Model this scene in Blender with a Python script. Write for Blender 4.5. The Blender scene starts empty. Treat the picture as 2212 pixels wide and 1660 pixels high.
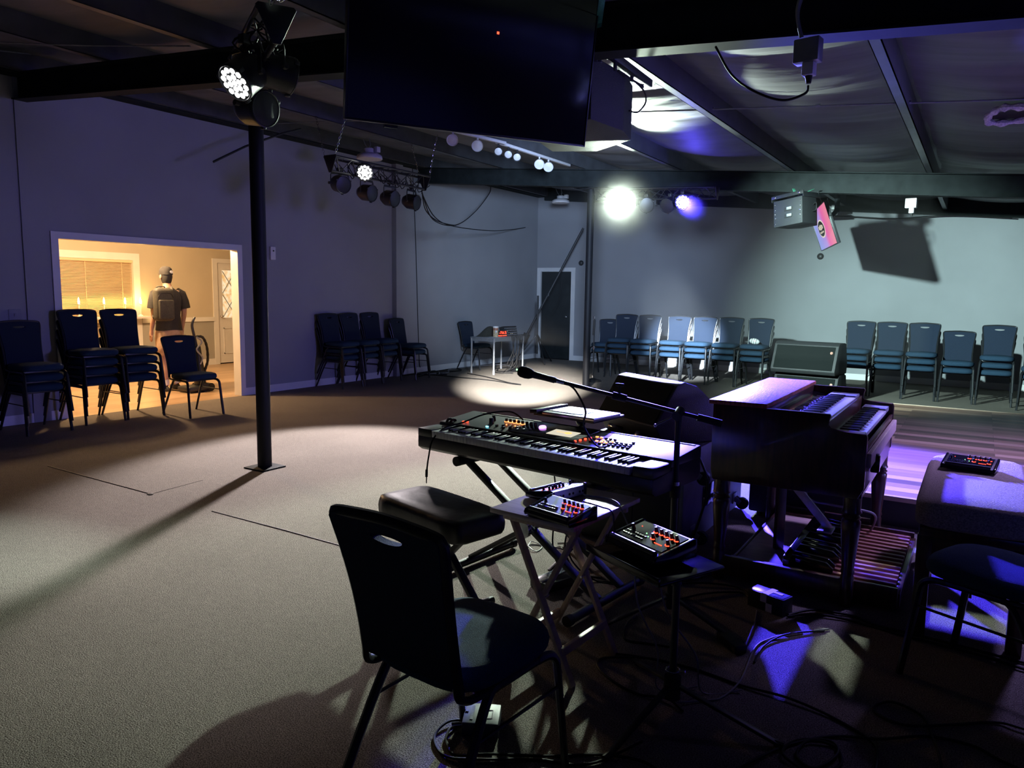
import bpy, bmesh, math, random
from mathutils import Vector as V, Matrix as Mx
random.seed(7)
PI = math.pi
S = bpy.context.scene
COL = S.collection
def R(d): return math.radians(d)

# ---------------------------------------------------------------- materials
def newmat(name):
    m = bpy.data.materials.new(name); m.use_nodes = True
    nt = m.node_tree
    return m, nt, nt.nodes['Principled BSDF']
def N(nt, t, **k):
    n = nt.nodes.new(t)
    for a, b in k.items(): setattr(n, a, b)
    return n
def M(name, col, rough=.5, metal=0, nz=None, bump=None, spec=.5, sheen=0, stretch=None, coat=0):
    m, nt, b = newmat(name)
    b.inputs['Roughness'].default_value = rough
    b.inputs['Metallic'].default_value = metal
    b.inputs['Specular IOR Level'].default_value = spec
    b.inputs['Base Color'].default_value = (*col, 1)
    if sheen:
        b.inputs['Sheen Weight'].default_value = sheen
        b.inputs['Sheen Tint'].default_value = (*[min(1, c*3) for c in col], 1)
    if coat:
        b.inputs['Coat Weight'].default_value = coat; b.inputs['Coat Roughness'].default_value = .12
    if nz or bump:
        tc = N(nt, 'ShaderNodeTexCoord'); mp = N(nt, 'ShaderNodeMapping')
        if stretch: mp.inputs['Scale'].default_value = stretch
        nt.links.new(tc.outputs['Object'], mp.inputs[0])
    if nz:
        n = N(nt, 'ShaderNodeTexNoise'); n.inputs['Scale'].default_value = nz[0]; n.inputs['Detail'].default_value = 4
        nt.links.new(mp.outputs[0], n.inputs['Vector'])
        r = N(nt, 'ShaderNodeValToRGB'); a = nz[1]
        r.color_ramp.elements[0].position = .3; r.color_ramp.elements[1].position = .7
        r.color_ramp.elements[0].color = (*[c*(1-a) for c in col], 1)
        r.color_ramp.elements[1].color = (*[min(1, c*(1+a)) for c in col], 1)
        nt.links.new(n.outputs['Fac'], r.inputs[0]); nt.links.new(r.outputs[0], b.inputs['Base Color'])
    if bump:
        n = N(nt, 'ShaderNodeTexNoise'); n.inputs['Scale'].default_value = bump[0]; n.inputs['Detail'].default_value = 3
        nt.links.new(mp.outputs[0], n.inputs['Vector'])
        bp = N(nt, 'ShaderNodeBump'); bp.inputs['Strength'].default_value = bump[1]; bp.inputs['Distance'].default_value = .01
        nt.links.new(n.outputs['Fac'], bp.inputs['Height']); nt.links.new(bp.outputs[0], b.inputs['Normal'])
    return m
def E(name, col, st):
    m, nt, b = newmat(name)
    b.inputs['Base Color'].default_value = (*[c*.3 for c in col], 1)
    b.inputs['Emission Color'].default_value = (*col, 1); b.inputs['Emission Strength'].default_value = st
    return m
MT = {}
MT['wall'] = M('wall_paint', (.30, .31, .335), .75, nz=(1.3, .06), bump=(60, .05))
MT['white'] = M('white_trim_paint', (.72, .72, .72), .4, nz=(4, .04))
MT['black'] = M('black_powder_coat', (.012, .013, .015), .42, nz=(30, .2))
MT['blackp'] = M('black_plastic', (.014, .015, .017), .38, nz=(60, .15), bump=(300, .08))
MT['gloss'] = M('black_gloss', (.008, .008, .01), .12, nz=(3, .1))
MT['rubber'] = M('black_rubber', (.012, .012, .012), .7, nz=(40, .2))
MT['fabric'] = M('navy_seat_fabric', (.02, .045, .08), .9, nz=(420, .55), bump=(420, .5), spec=.15)
MT['fabricB'] = M('navy_back_fabric', (.014, .023, .044), .85, nz=(300, .3), bump=(300, .3), sheen=.1, spec=.2)
MT['frame'] = M('chair_frame_charcoal', (.022, .024, .028), .32, .35, nz=(20, .15))
MT['steel'] = M('painted_steel_black', (.018, .022, .023), .62, 0, nz=(6, .25), spec=.07)
MT['post'] = M('post_black_paint', (.005, .0055, .008), .6, 0, nz=(12, .2), spec=.25)
MT['panelk'] = M('keyboard_panel_black', (.02, .021, .023), .36, 0, nz=(50, .1), spec=.55)
MT['dbox'] = M('stomp_box_grey', (.07, .085, .09), .5, nz=(40, .2))
MT['dark'] = M('dark_paint', (.03, .03, .032), .8, nz=(3, .1))
MT['purlin'] = M('painted_purlin', (.085, .09, .1), .4, .25, nz=(5, .2))
MT['chrome'] = M('chrome', (.6, .6, .62), .18, 1, nz=(30, .05))
MT['alu'] = M('brushed_aluminium', (.62, .63, .65), .38, .85, nz=(80, .06))
MT['grey'] = M('grey_metal', (.25, .27, .29), .45, .4, nz=(20, .1))
MT['liner'] = M('ceiling_liner', (.095, .098, .108), .55, nz=(2.2, .2), bump=(9, .15), stretch=(.5, 3, 1))
MT['vinyl'] = M('bench_vinyl', (.010, .011, .012), .42, spec=.4, nz=(9, .2), bump=(18, .25))
MT['keyw'] = M('white_key_plastic', (.75, .76, .78), .25, nz=(20, .02))
MT['keyb'] = M('black_key_plastic', (.01, .01, .011), .3, nz=(20, .1))
MT['tweed'] = M('tan_tweed', (.30, .23, .17), .9, nz=(160, .45), bump=(160, .5), sheen=.1)
MT['walnut'] = M('dark_walnut', (.062, .028, .016), .3, nz=(7, .45), stretch=(9, 1, 1), coat=.25)
MT['lid'] = M('scuffed_walnut_top', (.34, .085, .04), .5, nz=(30, .6), stretch=(5, .5, 1), bump=(40, .25))
MT['redwood'] = M('red_brown_maple', (.30, .13, .085), .4, nz=(20, .3), stretch=(.4, 6, 1))
MT['pale'] = M('pale_maple', (.52, .40, .32), .45, nz=(12, .15), stretch=(.5, 4, 1))
MT['tray'] = M('light_table_wood', (.50, .37, .27), .42, nz=(9, .2), stretch=(12, 1, 1))
MT['traytop'] = M('light_table_top', (.58, .48, .39), .22, nz=(7, .16), stretch=(1.2, 12, 1))
MT['blueply'] = M('painted_cabinet_blue_grey', (.16, .18, .24), .5, nz=(8, .2))
MT['tolex'] = M('black_tolex', (.016, .017, .019), .55, nz=(200, .3), bump=(200, .4))
MT['grille'] = M('speaker_grille', (.007, .009, .009), .7, 0, spec=.1, nz=(500, .5), bump=(500, .5))
MT['lobbywall'] = M('lobby_beige_paint', (.52, .46, .36), .7, nz=(1.5, .05))
MT['lobbylow'] = M('lobby_grey_paint', (.34, .33, .30), .7, nz=(1.5, .05))
MT['blind'] = M('blind_slat', (.70, .55, .36), .35, nz=(3, .04))
MT['skin'] = M('skin', (.42, .25, .17), .55, nz=(12, .1))
MT['tee'] = M('black_cotton', (.02, .019, .019), .9, nz=(40, .2), bump=(25, .3))
MT['khaki'] = M('khaki_cotton', (.42, .30, .20), .9, nz=(30, .12), bump=(20, .3))
MT['pack'] = M('dark_olive_nylon', (.045, .042, .03), .7, nz=(60, .25), bump=(60, .3))
MT['glass'] = M('clear_plastic', (.95, .95, .95), .12, nz=(5, .02)); MT['glass'].node_tree.nodes['Principled BSDF'].inputs['Transmission Weight'].default_value = .65
MT['tape'] = M('white_cloth_tape', (.6, .6, .6), .6, nz=(50, .1))
MT['strap'] = M('green_web_strap', (.10, .42, .27), .6, nz=(90, .2))
MT['jar'] = M('jar_label', (.55, .42, .25), .5, nz=(35, .35))
MT['cord'] = M('cable_rubber', (.010, .010, .011), .6, nz=(20, .2), spec=.2)
MT['cordw'] = M('grey_cable', (.20, .20, .22), .5, nz=(20, .2))
MT['fluff'] = M('white_fibre_fluff', (.6, .6, .6), .95, nz=(60, .3), bump=(80, .9))
MT['led'] = E('white_led', (1, 1, 1), 14)
MT['ledb'] = E('blue_led', (.10, .075, 1), 260)
MT['red'] = E('red_led', (1, .05, .02), 5)
MT['orange'] = E('orange_led', (1, .28, .08), 3)
MT['green'] = E('green_led', (.25, 1, .3), 6)
MT['cyan'] = E('cyan_led', (.2, .8, 1), 4)
MT['violet'] = E('violet_led', (.75, .3, 1), 3)
MT['lcd'] = E('lcd_screen', (1, .93, .72), .75)
MT['flame'] = E('warm_bulb', (1, .62, .18), 26)  # glow added where the blind slats mirror a lamp
MT['lens'] = M('unlit_lens', (.22, .23, .25), .25, nz=(90, .2))
MT['lensd'] = M('unlit_led_lens', (.07, .075, .085), .3, nz=(90, .2))
MT['lensw'] = M('white_lamp_plastic', (.6, .6, .62), .4, nz=(20, .05))

def mk_carpet():
    m, nt, b = newmat('carpet')
    tc = N(nt, 'ShaderNodeTexCoord')
    def nz(s, d): 
        n = N(nt, 'ShaderNodeTexNoise'); n.inputs['Scale'].default_value = s; n.inputs['Detail'].default_value = d
        nt.links.new(tc.outputs['Object'], n.inputs['Vector']); return n
    n1, n2, n3 = nz(210, 3), nz(1.1, 4), nz(26, 3)
    r = N(nt, 'ShaderNodeValToRGB'); e = r.color_ramp.elements
    e[0].position = .36; e[0].color = (.055, .047, .038, 1); e[1].position = .66; e[1].color = (.30, .27, .235, 1)
    nt.links.new(n1.outputs['Fac'], r.inputs[0])
    def mul(c, n, lo):
        mr = N(nt, 'ShaderNodeMapRange'); mr.inputs['From Min'].default_value = .3; mr.inputs['From Max'].default_value = .7
        mr.inputs['To Min'].default_value = lo; mr.inputs['To Max'].default_value = 2-lo-.02
        nt.links.new(n.outputs['Fac'], mr.inputs[0])
        x = N(nt, 'ShaderNodeMix', data_type='RGBA', blend_type='MULTIPLY'); x.inputs[0].default_value = 1
        nt.links.new(c, x.inputs[6]); nt.links.new(mr.outputs[0], x.inputs[7]); return x.outputs[2]
    c = mul(mul(r.outputs[0], n2, .88), n3, .9)
    nt.links.new(c, b.inputs['Base Color'])
    b.inputs['Roughness'].default_value = .95; b.inputs['Specular IOR Level'].default_value = .15
    bp = N(nt, 'ShaderNodeBump'); bp.inputs['Strength'].default_value = .7; bp.inputs['Distance'].default_value = .006
    nt.links.new(n1.outputs['Fac'], bp.inputs['Height']); nt.links.new(bp.outputs[0], b.inputs['Normal'])
    return m
def mk_planks(name, c1, c2, c3, w, h, rough, vertical=False):
    m, nt, b = newmat(name)
    tc = N(nt, 'ShaderNodeTexCoord'); mp = N(nt, 'ShaderNodeMapping')
    if vertical: mp.inputs['Rotation'].default_value = (0, 0, PI/2)
    nt.links.new(tc.outputs['Object'], mp.inputs[0])
    br = N(nt, 'ShaderNodeTexBrick'); br.offset = .37; br.offset_frequency = 2
    br.inputs['Scale'].default_value = 1; br.inputs['Brick Width'].default_value = w; br.inputs['Row Height'].default_value = h
    br.inputs['Mortar Size'].default_value = .0015; br.inputs['Bias'].default_value = 0
    br.inputs['Color1'].default_value = (0, 0, 0, 1); br.inputs['Color2'].default_value = (1, 1, 1, 1); br.inputs['Mortar'].default_value = (0, 0, 0, 1)
    nt.links.new(mp.outputs[0], br.inputs['Vector'])
    r = N(nt, 'ShaderNodeValToRGB'); e = r.color_ramp.elements
    e[0].color = (*c1, 1); e[1].color = (*c3, 1); k = e.new(.5); k.color = (*c2, 1)
    nt.links.new(br.outputs['Color'], r.inputs[0])
    mp2 = N(nt, 'ShaderNodeMapping'); mp2.inputs['Scale'].default_value = (1.2, 22, 1)
    nt.links.new(mp.outputs[0], mp2.inputs[0])
    n = N(nt, 'ShaderNodeTexNoise'); n.inputs['Scale'].default_value = 2.5; n.inputs['Detail'].default_value = 5
    nt.links.new(mp2.outputs[0], n.inputs['Vector'])
    mr = N(nt, 'ShaderNodeMapRange'); mr.inputs['To Min'].default_value = .6; mr.inputs['To Max'].default_value = 1.3
    nt.links.new(n.outputs['Fac'], mr.inputs[0])
    x = N(nt, 'ShaderNodeMix', data_type='RGBA', blend_type='MULTIPLY'); x.inputs[0].default_value = 1
    nt.links.new(r.outputs[0], x.inputs[6]); nt.links.new(mr.outputs[0], x.inputs[7])
    nt.links.new(x.outputs[2], b.inputs['Base Color']); b.inputs['Roughness'].default_value = rough
    return m
MT['carpet'] = mk_carpet()
MT['stage'] = mk_planks('stage_laminate', (.10, .055, .045), (.30, .17, .115), (.55, .36, .25), 1.25, .125, .4)
MT['lobbyfloor'] = mk_planks('lobby_laminate', (.42, .27, .15), (.5, .33, .19), (.56, .38, .23), 1.2, .12, .3, True)
def mk_tv():
    m, nt, b = newmat('tv_picture')
    tc = N(nt, 'ShaderNodeTexCoord'); sx = N(nt, 'ShaderNodeSeparateXYZ'); nt.links.new(tc.outputs['Object'], sx.inputs[0])
    n = N(nt, 'ShaderNodeTexNoise'); n.inputs['Scale'].default_value = 6; n.inputs['Detail'].default_value = 5
    nt.links.new(tc.outputs['Object'], n.inputs['Vector'])
    a = N(nt, 'ShaderNodeMath', operation='MULTIPLY_ADD'); a.inputs[1].default_value = .22
    nt.links.new(n.outputs['Fac'], a.inputs[0])
    s = N(nt, 'ShaderNodeMath', operation='MULTIPLY_ADD'); s.inputs[1].default_value = .66; s.inputs[2].default_value = .39
    nt.links.new(sx.outputs[0], s.inputs[0]); nt.links.new(s.outputs[0], a.inputs[2])
    r = N(nt, 'ShaderNodeValToRGB'); e = r.color_ramp.elements
    e[0].position = .05; e[0].color = (.35, .42, .95, 1); e[1].position = .95; e[1].color = (1, .28, .42, 1)
    k = e.new(.45); k.color = (.52, .36, .9, 1); k = e.new(.68); k.color = (.95, .16, .48, 1)
    nt.links.new(a.outputs[0], r.inputs[0]); nt.links.new(r.outputs[0], b.inputs['Emission Color'])
    b.inputs['Emission Strength'].default_value = .8; b.inputs['Base Color'].default_value = (.02, .02, .02, 1)
    return m
MT['tvpic'] = mk_tv()
def mk_doorglass():
    m, nt, b = newmat('patterned_door_glass')
    tc = N(nt, 'ShaderNodeTexCoord'); n = N(nt, 'ShaderNodeTexNoise'); n.inputs['Scale'].default_value = 14; n.inputs['Detail'].default_value = 4
    nt.links.new(tc.outputs['Object'], n.inputs['Vector'])
    r = N(nt, 'ShaderNodeValToRGB'); e = r.color_ramp.elements
    e[0].position = .35; e[0].color = (.75, .42, .12, 1); e[1].position = .6; e[1].color = (1, .86, .6, 1)
    nt.links.new(n.outputs['Fac'], r.inputs[0]); nt.links.new(r.outputs[0], b.inputs['Emission Color'])
    b.inputs['Emission Strength'].default_value = .75; b.inputs['Roughness'].default_value = .15  # emission stands in for reflections and outside light on the pane
    b.inputs['Base Color'].default_value = (.5, .45, .4, 1)
    return m
MT['doorglass'] = mk_doorglass()

# ---------------------------------------------------------------- mesh builder
def cr(pts, k=6, closed=False):
    P = [V(p) for p in pts]; n = len(P); o = []
    rng = range(n if closed else n-1)
    for i in rng:
        g = (lambda j: P[j % n]) if closed else (lambda j: P[max(0, min(n-1, j))])
        a, b, c, d = g(i-1), g(i), g(i+1), g(i+2)
        for s in range(k):
            t = s/k
            o.append(.5*((2*b)+(c-a)*t+(2*a-5*b+4*c-d)*t*t+(3*b-a-3*c+d)*t**3))
    if not closed: o.append(P[-1].copy())
    return o
class MB:
    def __init__(s, X=None): s.bm = bmesh.new(); s.X = X or Mx.Identity(4)
    def v(s, p): return s.bm.verts.new(s.X @ V(p))
    def face(s, vs):
        try: return s.bm.faces.new(vs)
        except ValueError: return None
    def box(s, c, d, bev=0, rot=None, seg=2):
        T = s.X @ Mx.Translation(V(c)) @ (rot.to_4x4() if rot else Mx.Identity(4)) @ Mx.Diagonal((*d, 1))
        g = bmesh.ops.create_cube(s.bm, size=1, matrix=T)
        if bev:
            es = {e for v in g['verts'] for e in v.link_edges}
            bmesh.ops.bevel(s.bm, geom=list(es), offset=min(bev, .49*min(d)), segments=seg, profile=.5, affect='EDGES')
        return s
    def bb(s, a, b, bev=0): # box by corners
        a, b = V(a), V(b)
        return s.box((a+b)/2, [abs(x) for x in (b-a)], bev)
    def ring(s, c, a, b, r, n, r2=None):
        return [s.v(V(c)+a*(math.cos(2*PI*i/n)*r)+b*(math.sin(2*PI*i/n)*(r2 or r))) for i in range(n)]
    def skin(s, rings, cap=True, loop=False):
        n = len(rings[0]); m = len(rings)
        for j in range(m if loop else m-1):
            A, B = rings[j], rings[(j+1) % m]
            for i in range(n): s.face((A[i], A[(i+1) % n], B[(i+1) % n], B[i]))
        if cap and not loop:
            s.face(rings[0][::-1]); s.face(rings[-1])
        return s
    def cyl(s, p0, p1, r, r2=None, n=14, cap=True):
        p0, p1 = V(p0), V(p1); t = (p1-p0).normalized()
        a = t.orthogonal().normalized(); b = t.cross(a)
        return s.skin([s.ring(p0, a, b, r, n), s.ring(p1, a, b, r if r2 is None else r2, n)], cap)
    def tube(s, pts, r, n=8, k=0, closed=False, r2=None, up=None):
        P = cr(pts, k, closed) if k else [V(p) for p in pts]
        m = len(P); rings = []; a = None
        for i in range(m):
            t = (P[(i+1) % m]-P[i-1]) if closed else (P[min(i+1, m-1)]-P[max(i-1, 0)])
            t = t.normalized() if t.length > 1e-9 else V((0, 0, 1))
            if a is None: a = (V(up).cross(t) if up else t.orthogonal()).normalized()
            else:
                a = a-t*a.dot(t); a = a.normalized() if a.length > 1e-6 else t.orthogonal().normalized()
            rr = r(i/(m-1)) if callable(r) else r
            rings.append(s.ring(P[i], a, t.cross(a), rr, n, r2))
        return s.skin(rings, True, closed)
    def bar(s, p0, p1, w, h, bev=.002, up=(0, 0, 1)): # rectangular bar
        p0, p1 = V(p0), V(p1); t = (p1-p0); L = t.length; t.normalize()
        a = V(up).cross(t)
        a = a.normalized() if a.length > 1e-6 else t.orthogonal().normalized()
        b = t.cross(a)
        rot = Mx((a, t, b)).transposed() if a.cross(t).dot(b) > 0 else Mx((-a, t, b)).transposed()
        return s.box((p0+p1)/2, (w, L, h), bev, rot)
    def lathe(s, prof, n=20, o=(0, 0, 0), ax=None):
        o = V(o); t = V(ax or (0, 0, 1)).normalized(); a = t.orthogonal().normalized(); b = t.cross(a)
        return s.skin([s.ring(o+t*z, a, b, max(r, 1e-4), n) for r, z in prof])
    def prism(s, poly, T, d, bev=0, inset=None):
        # polygon in local xy, extruded along local z from 0 to d, matrix T
        T = s.X @ T
        A = [s.bm.verts.new(T @ V((x, y, 0))) for x, y in poly]; B = [s.bm.verts.new(T @ V((x, y, d))) for x, y in poly]
        n = len(poly); es = []
        s.face(A[::-1]); s.face(B)
        for i in range(n):
            s.face((A[i], A[(i+1) % n], B[(i+1) % n], B[i]))
        if bev:
            vs = set(A+B); es = [e for e in s.bm.edges if e.verts[0] in vs and e.verts[1] in vs]
            bmesh.ops.bevel(s.bm, geom=es, offset=bev, segments=2, profile=.5, affect='EDGES')
        return s
    def ell(s, c, r, n=14, m=9):
        T = s.X @ Mx.Translation(V(c)) @ Mx.Diagonal((*r, 1))
        bmesh.ops.create_uvsphere(s.bm, u_segments=n, v_segments=m, radius=1, matrix=T); return s
    def loft(s, rings, cap=True):
        return s.skin([[s.v(p) for p in r] for r in rings], cap)
    def grid(s, f, nu, nv):
        g = [[s.v(f(i/nu, j/nv)) for j in range(nv+1)] for i in range(nu+1)]
        for i in range(nu):
            for j in range(nv): s.face((g[i][j], g[i+1][j], g[i+1][j+1], g[i][j+1]))
        return s
    def torus(s, c, Rr, r, ax, n=16, m=6):
        t = V(ax).normalized(); a = t.orthogonal().normalized(); b = t.cross(a)
        pts = [V(c)+a*(math.cos(2*PI*i/n)*Rr)+b*(math.sin(2*PI*i/n)*Rr) for i in range(n)]
        return s.tube(pts, r, m, closed=True)
    def out(s, name, mat, parent=None, w=False, smooth=38, kind=None, rec=True):
        bm = s.bm
        bmesh.ops.recalc_face_normals(bm, faces=bm.faces[:])
        off = V((0, 0, 0))
        if w and parent:
            Mw = Mx.Identity(4); p = parent
            while p: Mw = p.matrix_basis @ Mw; p = p.parent
            bm.transform(Mw.inverted())
        elif not parent and rec and kind is None:
            xs = [v.co for v in bm.verts]
            lo = V([min(v[i] for v in xs) for i in range(3)]); hi = V([max(v[i] for v in xs) for i in range(3)])
            off = V(((lo.x+hi.x)/2, (lo.y+hi.y)/2, lo.z)); bm.transform(Mx.Translation(-off))
        me = bpy.data.meshes.new(name); bm.to_mesh(me); bm.free()
        if smooth:
            me.polygons.foreach_set('use_smooth', [True]*len(me.polygons))
            me.set_sharp_from_angle(angle=R(smooth))
        me.materials.append(MT[mat] if isinstance(mat, str) else mat)
        o = bpy.data.objects.new(name, me); COL.objects.link(o); o.parent = parent
        if not parent: o.location = off
        if kind: o['kind'] = kind
        return o
def tag(o, label, cat, group=None, kind=None):
    o['label'] = label; o['category'] = cat
    if group: o['group'] = group
    if kind: o['kind'] = kind
    return o
def thing(name, label, cat, loc=(0, 0, 0), rz=0, group=None, rot=None):
    o = bpy.data.objects.new(name, None); COL.objects.link(o); o.empty_display_size = .1
    o.location = loc
    o.rotation_euler = rot.to_euler() if rot else (0, 0, R(rz))
    T = Mx.Translation(V(loc)) @ o.rotation_euler.to_matrix().to_4x4(); o.matrix_basis = T
    return tag(o, label, cat, group)
def dup(root, loc, rz, label, group=None):
    r = root.copy(); COL.objects.link(r); r.location = loc; r.rotation_euler = (0, 0, R(rz)); r['label'] = label
    if group: r['group'] = group
    def rec(a, b):
        for ch in list(a.children):
            c = ch.copy(); COL.objects.link(c); c.parent = b; rec(ch, c)
    rec(root, r)
    return r
def part(name, o, parent, T=None): # another object on shared mesh data
    c = bpy.data.objects.new(name, o.data); COL.objects.link(c); c.parent = parent
    if T is not None: c.matrix_basis = T
    return c
def text(name, s, size, mat, parent, T, ext=.001):
    cu = bpy.data.curves.new(name, 'FONT'); cu.body = s; cu.size = size; cu.extrude = ext; cu.align_x = 'CENTER'; cu.align_y = 'CENTER'
    t = bpy.data.objects.new(name, cu); COL.objects.link(t)
    me = bpy.data.meshes.new_from_object(t.evaluated_get(bpy.context.evaluated_depsgraph_get()))
    bpy.data.objects.remove(t); bpy.data.curves.remove(cu)
    me.materials.clear(); me.materials.append(MT[mat])
    o = bpy.data.objects.new(name, me); COL.objects.link(o); o.parent = parent; o.matrix_basis = T
    return o
def frame3(o, x, y, z=None): # matrix from origin and axes
    x = V(x).normalized(); y = V(y); y = (y-x*y.dot(x)).normalized(); z = x.cross(y)
    m = Mx((x, y, z)).transposed().to_4x4(); m.translation = V(o); return m
# ================================================================ SETTING
XL, YF, XR, YB = -8.74, 14.86, 6.5, -9.0
def rz_(x): return 3.19-x/12          # roof skin
def pz_(x): return 2.97-x/12          # purlin underside
def bz_(x): return 2.70-x/12          # rafter underside
K = 'structure'
MB().bb((XL, YB, -.1), (XR, YF, 0)).out('floor', 'carpet', kind=K)
# left wall with the wide cased opening (y 4.33..6.70, head 2.035)
b = MB(); T = .13
b.bb((XL-T, YB, 0), (XL, 4.33, 4.0)); b.bb((XL-T, 6.70, 0), (XL, YF+.1, 4.0)); b.bb((XL-T, 4.33, 2.035), (XL, 6.70, 4.0))
b.out('wall_left', 'wall', kind=K, smooth=0)
# far wall with door opening
b = MB()
b.bb((XL, YF, 0), (-8.63, YF+.12, 4.0)); b.bb((-7.83, YF, 0), (XR, YF+.12, 4.0)); b.bb((-8.63, YF, 2.0), (-7.83, YF+.12, 4.0))
b.out('wall_far', 'wall', kind=K, smooth=0)
MB().bb((XR, YB, 0), (XR+.1, YF+.1, 3.4)).out('wall_right', 'dark', kind=K, smooth=0)
MB().bb((XL-T, YB-.1, 0), (XR+.1, YB, 4.0)).out('wall_back', 'dark', kind=K, smooth=0)
# shallow steel columns boxed into the left wall
MB().bb((XL, 3.98, 0), (XL+.02, 4.16, 4.0)).out('trim_1', 'wall', kind=K, smooth=0)
MB().bb((XL, 9.88, 0), (XL+.10, 10.06, 4.0)).out('trim_2', 'wall', kind=K, smooth=0)
# casing of the opening, jamb liners
b = MB(); c = .066
b.bb((XL-T-.005, 4.33-c, 0), (XL+.018, 4.342, 2.035+c)); b.bb((XL-T-.005, 6.688, 0), (XL+.018, 6.70+c, 2.035+c)); b.bb((XL-T-.005, 4.342, 2.024), (XL+.018, 6.688, 2.035+c))
b.out('trim_3', 'white', kind=K, smooth=0)
def base(name, boxes):
    b = MB()
    for q in boxes: b.bb(*q)
    b.out(name, 'white', kind=K, smooth=0)
base('baseboard_left', [((XL, YB, 0), (XL+.014, 4.33-c, .105)), ((XL, 6.70+c, 0), (XL+.014, YF, .105))])
base('baseboard_far', [((-7.74, YF-.014, 0), (XR, YF, .11))])
# far door
b = MB(); b.bb((-8.72, YF-.02, 0), (-8.622, YF+.115, 2.08)); b.bb((-7.838, YF-.02, 0), (-7.74, YF+.115, 2.08)); b.bb((-8.622, YF-.02, 1.992), (-7.838, YF+.115, 2.08))
b.out('trim_4', 'white', kind=K, smooth=0)
d = MB().bb((-8.63, YF+.03, .01), (-7.83, YF+.07, 2.0), .004).out('door_1', 'steel', kind=K)
b = MB(); b.cyl((-7.93, YF+.03, .98), (-7.93, YF-.03, .98), .012); b.ell((-7.93, YF-.045, .98), (.028, .022, .028)); b.out('door_handle', 'chrome', d)
# carpet seams
b = MB(); b.tube([(-6.5, 3.045, .001), (-5.6, 3.04, .002), (-5.02, 3.04, .002)], .004, 4); b.tube([(-4.3, 3.03, .001), (-3.6, 3.035, .002), (-3.0, 3.03, .001)], .004, 4)
b.tube([(-5.02, 3.04, .001), (-5.07, 3.5, .0)], .0025, 4); b.ell((-5.02, 3.035, .004), (.03, .02, .006), 8, 5)
b.out('trim_5', 'rubber', kind=K)
# ceiling: sagging vinyl liner between purlins
xs = [-8.74, -8.45, -6.90, -5.36, -3.80, -2.24, -.63, .95, 2.5, 4.05, 5.6, 6.5]
def liner(u, v):
    x = XL+u*(XR-XL); y = YB+v*(YF-YB)
    for i in range(len(xs)-1):
        if x <= xs[i+1]+1e-6: break
    t = (x-xs[i])/(xs[i+1]-xs[i]); w = 4*t*(1-t); i_ = i
    s = (y+9.2+.35*math.sin(i_*2.3))/1.22; f = s-math.floor(s)
    seam = abs(f-.5)*2                       # 1 at the seam
    h = .07*w+.09*w*(1-seam**2.2)*(.75+.25*math.sin(i_*1.7+math.floor(s)*2.1))+.005*w*math.sin(y*21+i_)*math.sin(x*2+y)+.003*w*math.sin(y*41+3*x)
    return (x, y, rz_(x)-.01-h*.8)
MB().grid(liner, 118, 420).out('ceiling', 'liner', kind=K, smooth=80)
# purlins (zed sections) along the building
for i, x in enumerate(xs[1:-1]):
    b = MB(); z = pz_(x)
    b.bb((x-.004, YB, z), (x+.004, YF, z+.21)); b.bb((x-.07, YB, z), (x+.004, YF, z+.006)); b.bb((x-.004, YB, z+.2), (x+.07, YF, z+.206))
    b.bb((x-.07, YB, z), (x-.064, YF, z+.018))
    tag(b.out('purlin', 'purlin', smooth=0), ['purlin against the left wall', 'first purlin out from the left wall', 'purlin above the near post', 'purlin carrying the spotlight track', 'purlin left of the lit liner panels', 'purlin lit white and blue beside the bright liner', 'purlin with blue lit edge right of the junction box', 'purlin above the padded bench', 'purlin over the far right chairs', 'outermost right purlin', 'purlin by the right wall'][i]+', dark steel', 'purlin', 'roof purlins')
# rafter frames
for y, dsc, grp in ((4.03, 'black steel rafter beam crossing the ceiling over the near post', 0), (10.56, 'black steel rafter beam crossing the ceiling over the far post', 0), (-2.5, 'black steel rafter beam behind the viewpoint', 0)):
    b = MB()
    def sl(x0, x1, w, dz0, dz1):
        ps = [(x0, bz_(x0)+dz0), (x1, bz_(x1)+dz0), (x1, bz_(x1)+dz1), (x0, bz_(x0)+dz1)]
        b.prism(ps, Mx(((1, 0, 0, 0), (0, 0, -1, y+w/2), (0, 1, 0, 0), (0, 0, 0, 1))), w)
    sl(XL+.02, XR, .15, 0, .012); sl(XL+.02, XR, .012, .012, .255); sl(XL+.02, XR, .15, .255, .267)
    tag(b.out('rafter_beam', 'steel', smooth=0), dsc, 'beam', 'rafter beams')
b = MB(); b.bb((XL, YB, 3.66), (XL+.16, YF, 3.95)); b.bb((XL, YB, 3.66), (XL+.22, YF, 3.672))
tag(b.out('edge_beam', 'steel', smooth=0), 'black steel beam running along the top of the left wall', 'beam')
b = MB(); x0, x1 = XL+.2, XR-.02
b.prism([(x0, pz_(x0)-.10), (x1, pz_(x1)-.10), (x1, rz_(x1)-.03), (x0, rz_(x0)-.03)], Mx(((1, 0, 0, 0), (0, 0, -1, YF-.005), (0, 1, 0, 0), (0, 0, 0, 1))), .07)
tag(b.out('edge_beam', 'steel', smooth=0), 'dark steel beam following the roof slope along the top of the far wall', 'beam')
# posts
def post(x, y, r, label):
    t = thing('post', label, 'post', (x, y, 0), 0, 'pipe posts')
    b = MB(); b.cyl((0, 0, 0), (0, 0, bz_(x)), r, n=24); b.bb((-.16, -.1, bz_(x)-.03), (.16, .1, bz_(x)-.018)); b.out('pipe', 'post', t)
    b = MB(); b.box((0, 0, .006), (.24, .24, .012), .002); b.out('base_plate', 'steel', t)
    return t
post(-5.02, 4.06, .058, 'black steel pipe post in the carpet right of the lit doorway')
post(-5.27, 10.57, .055, 'black steel pipe post in front of the far wall, beside the round stand base')
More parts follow.
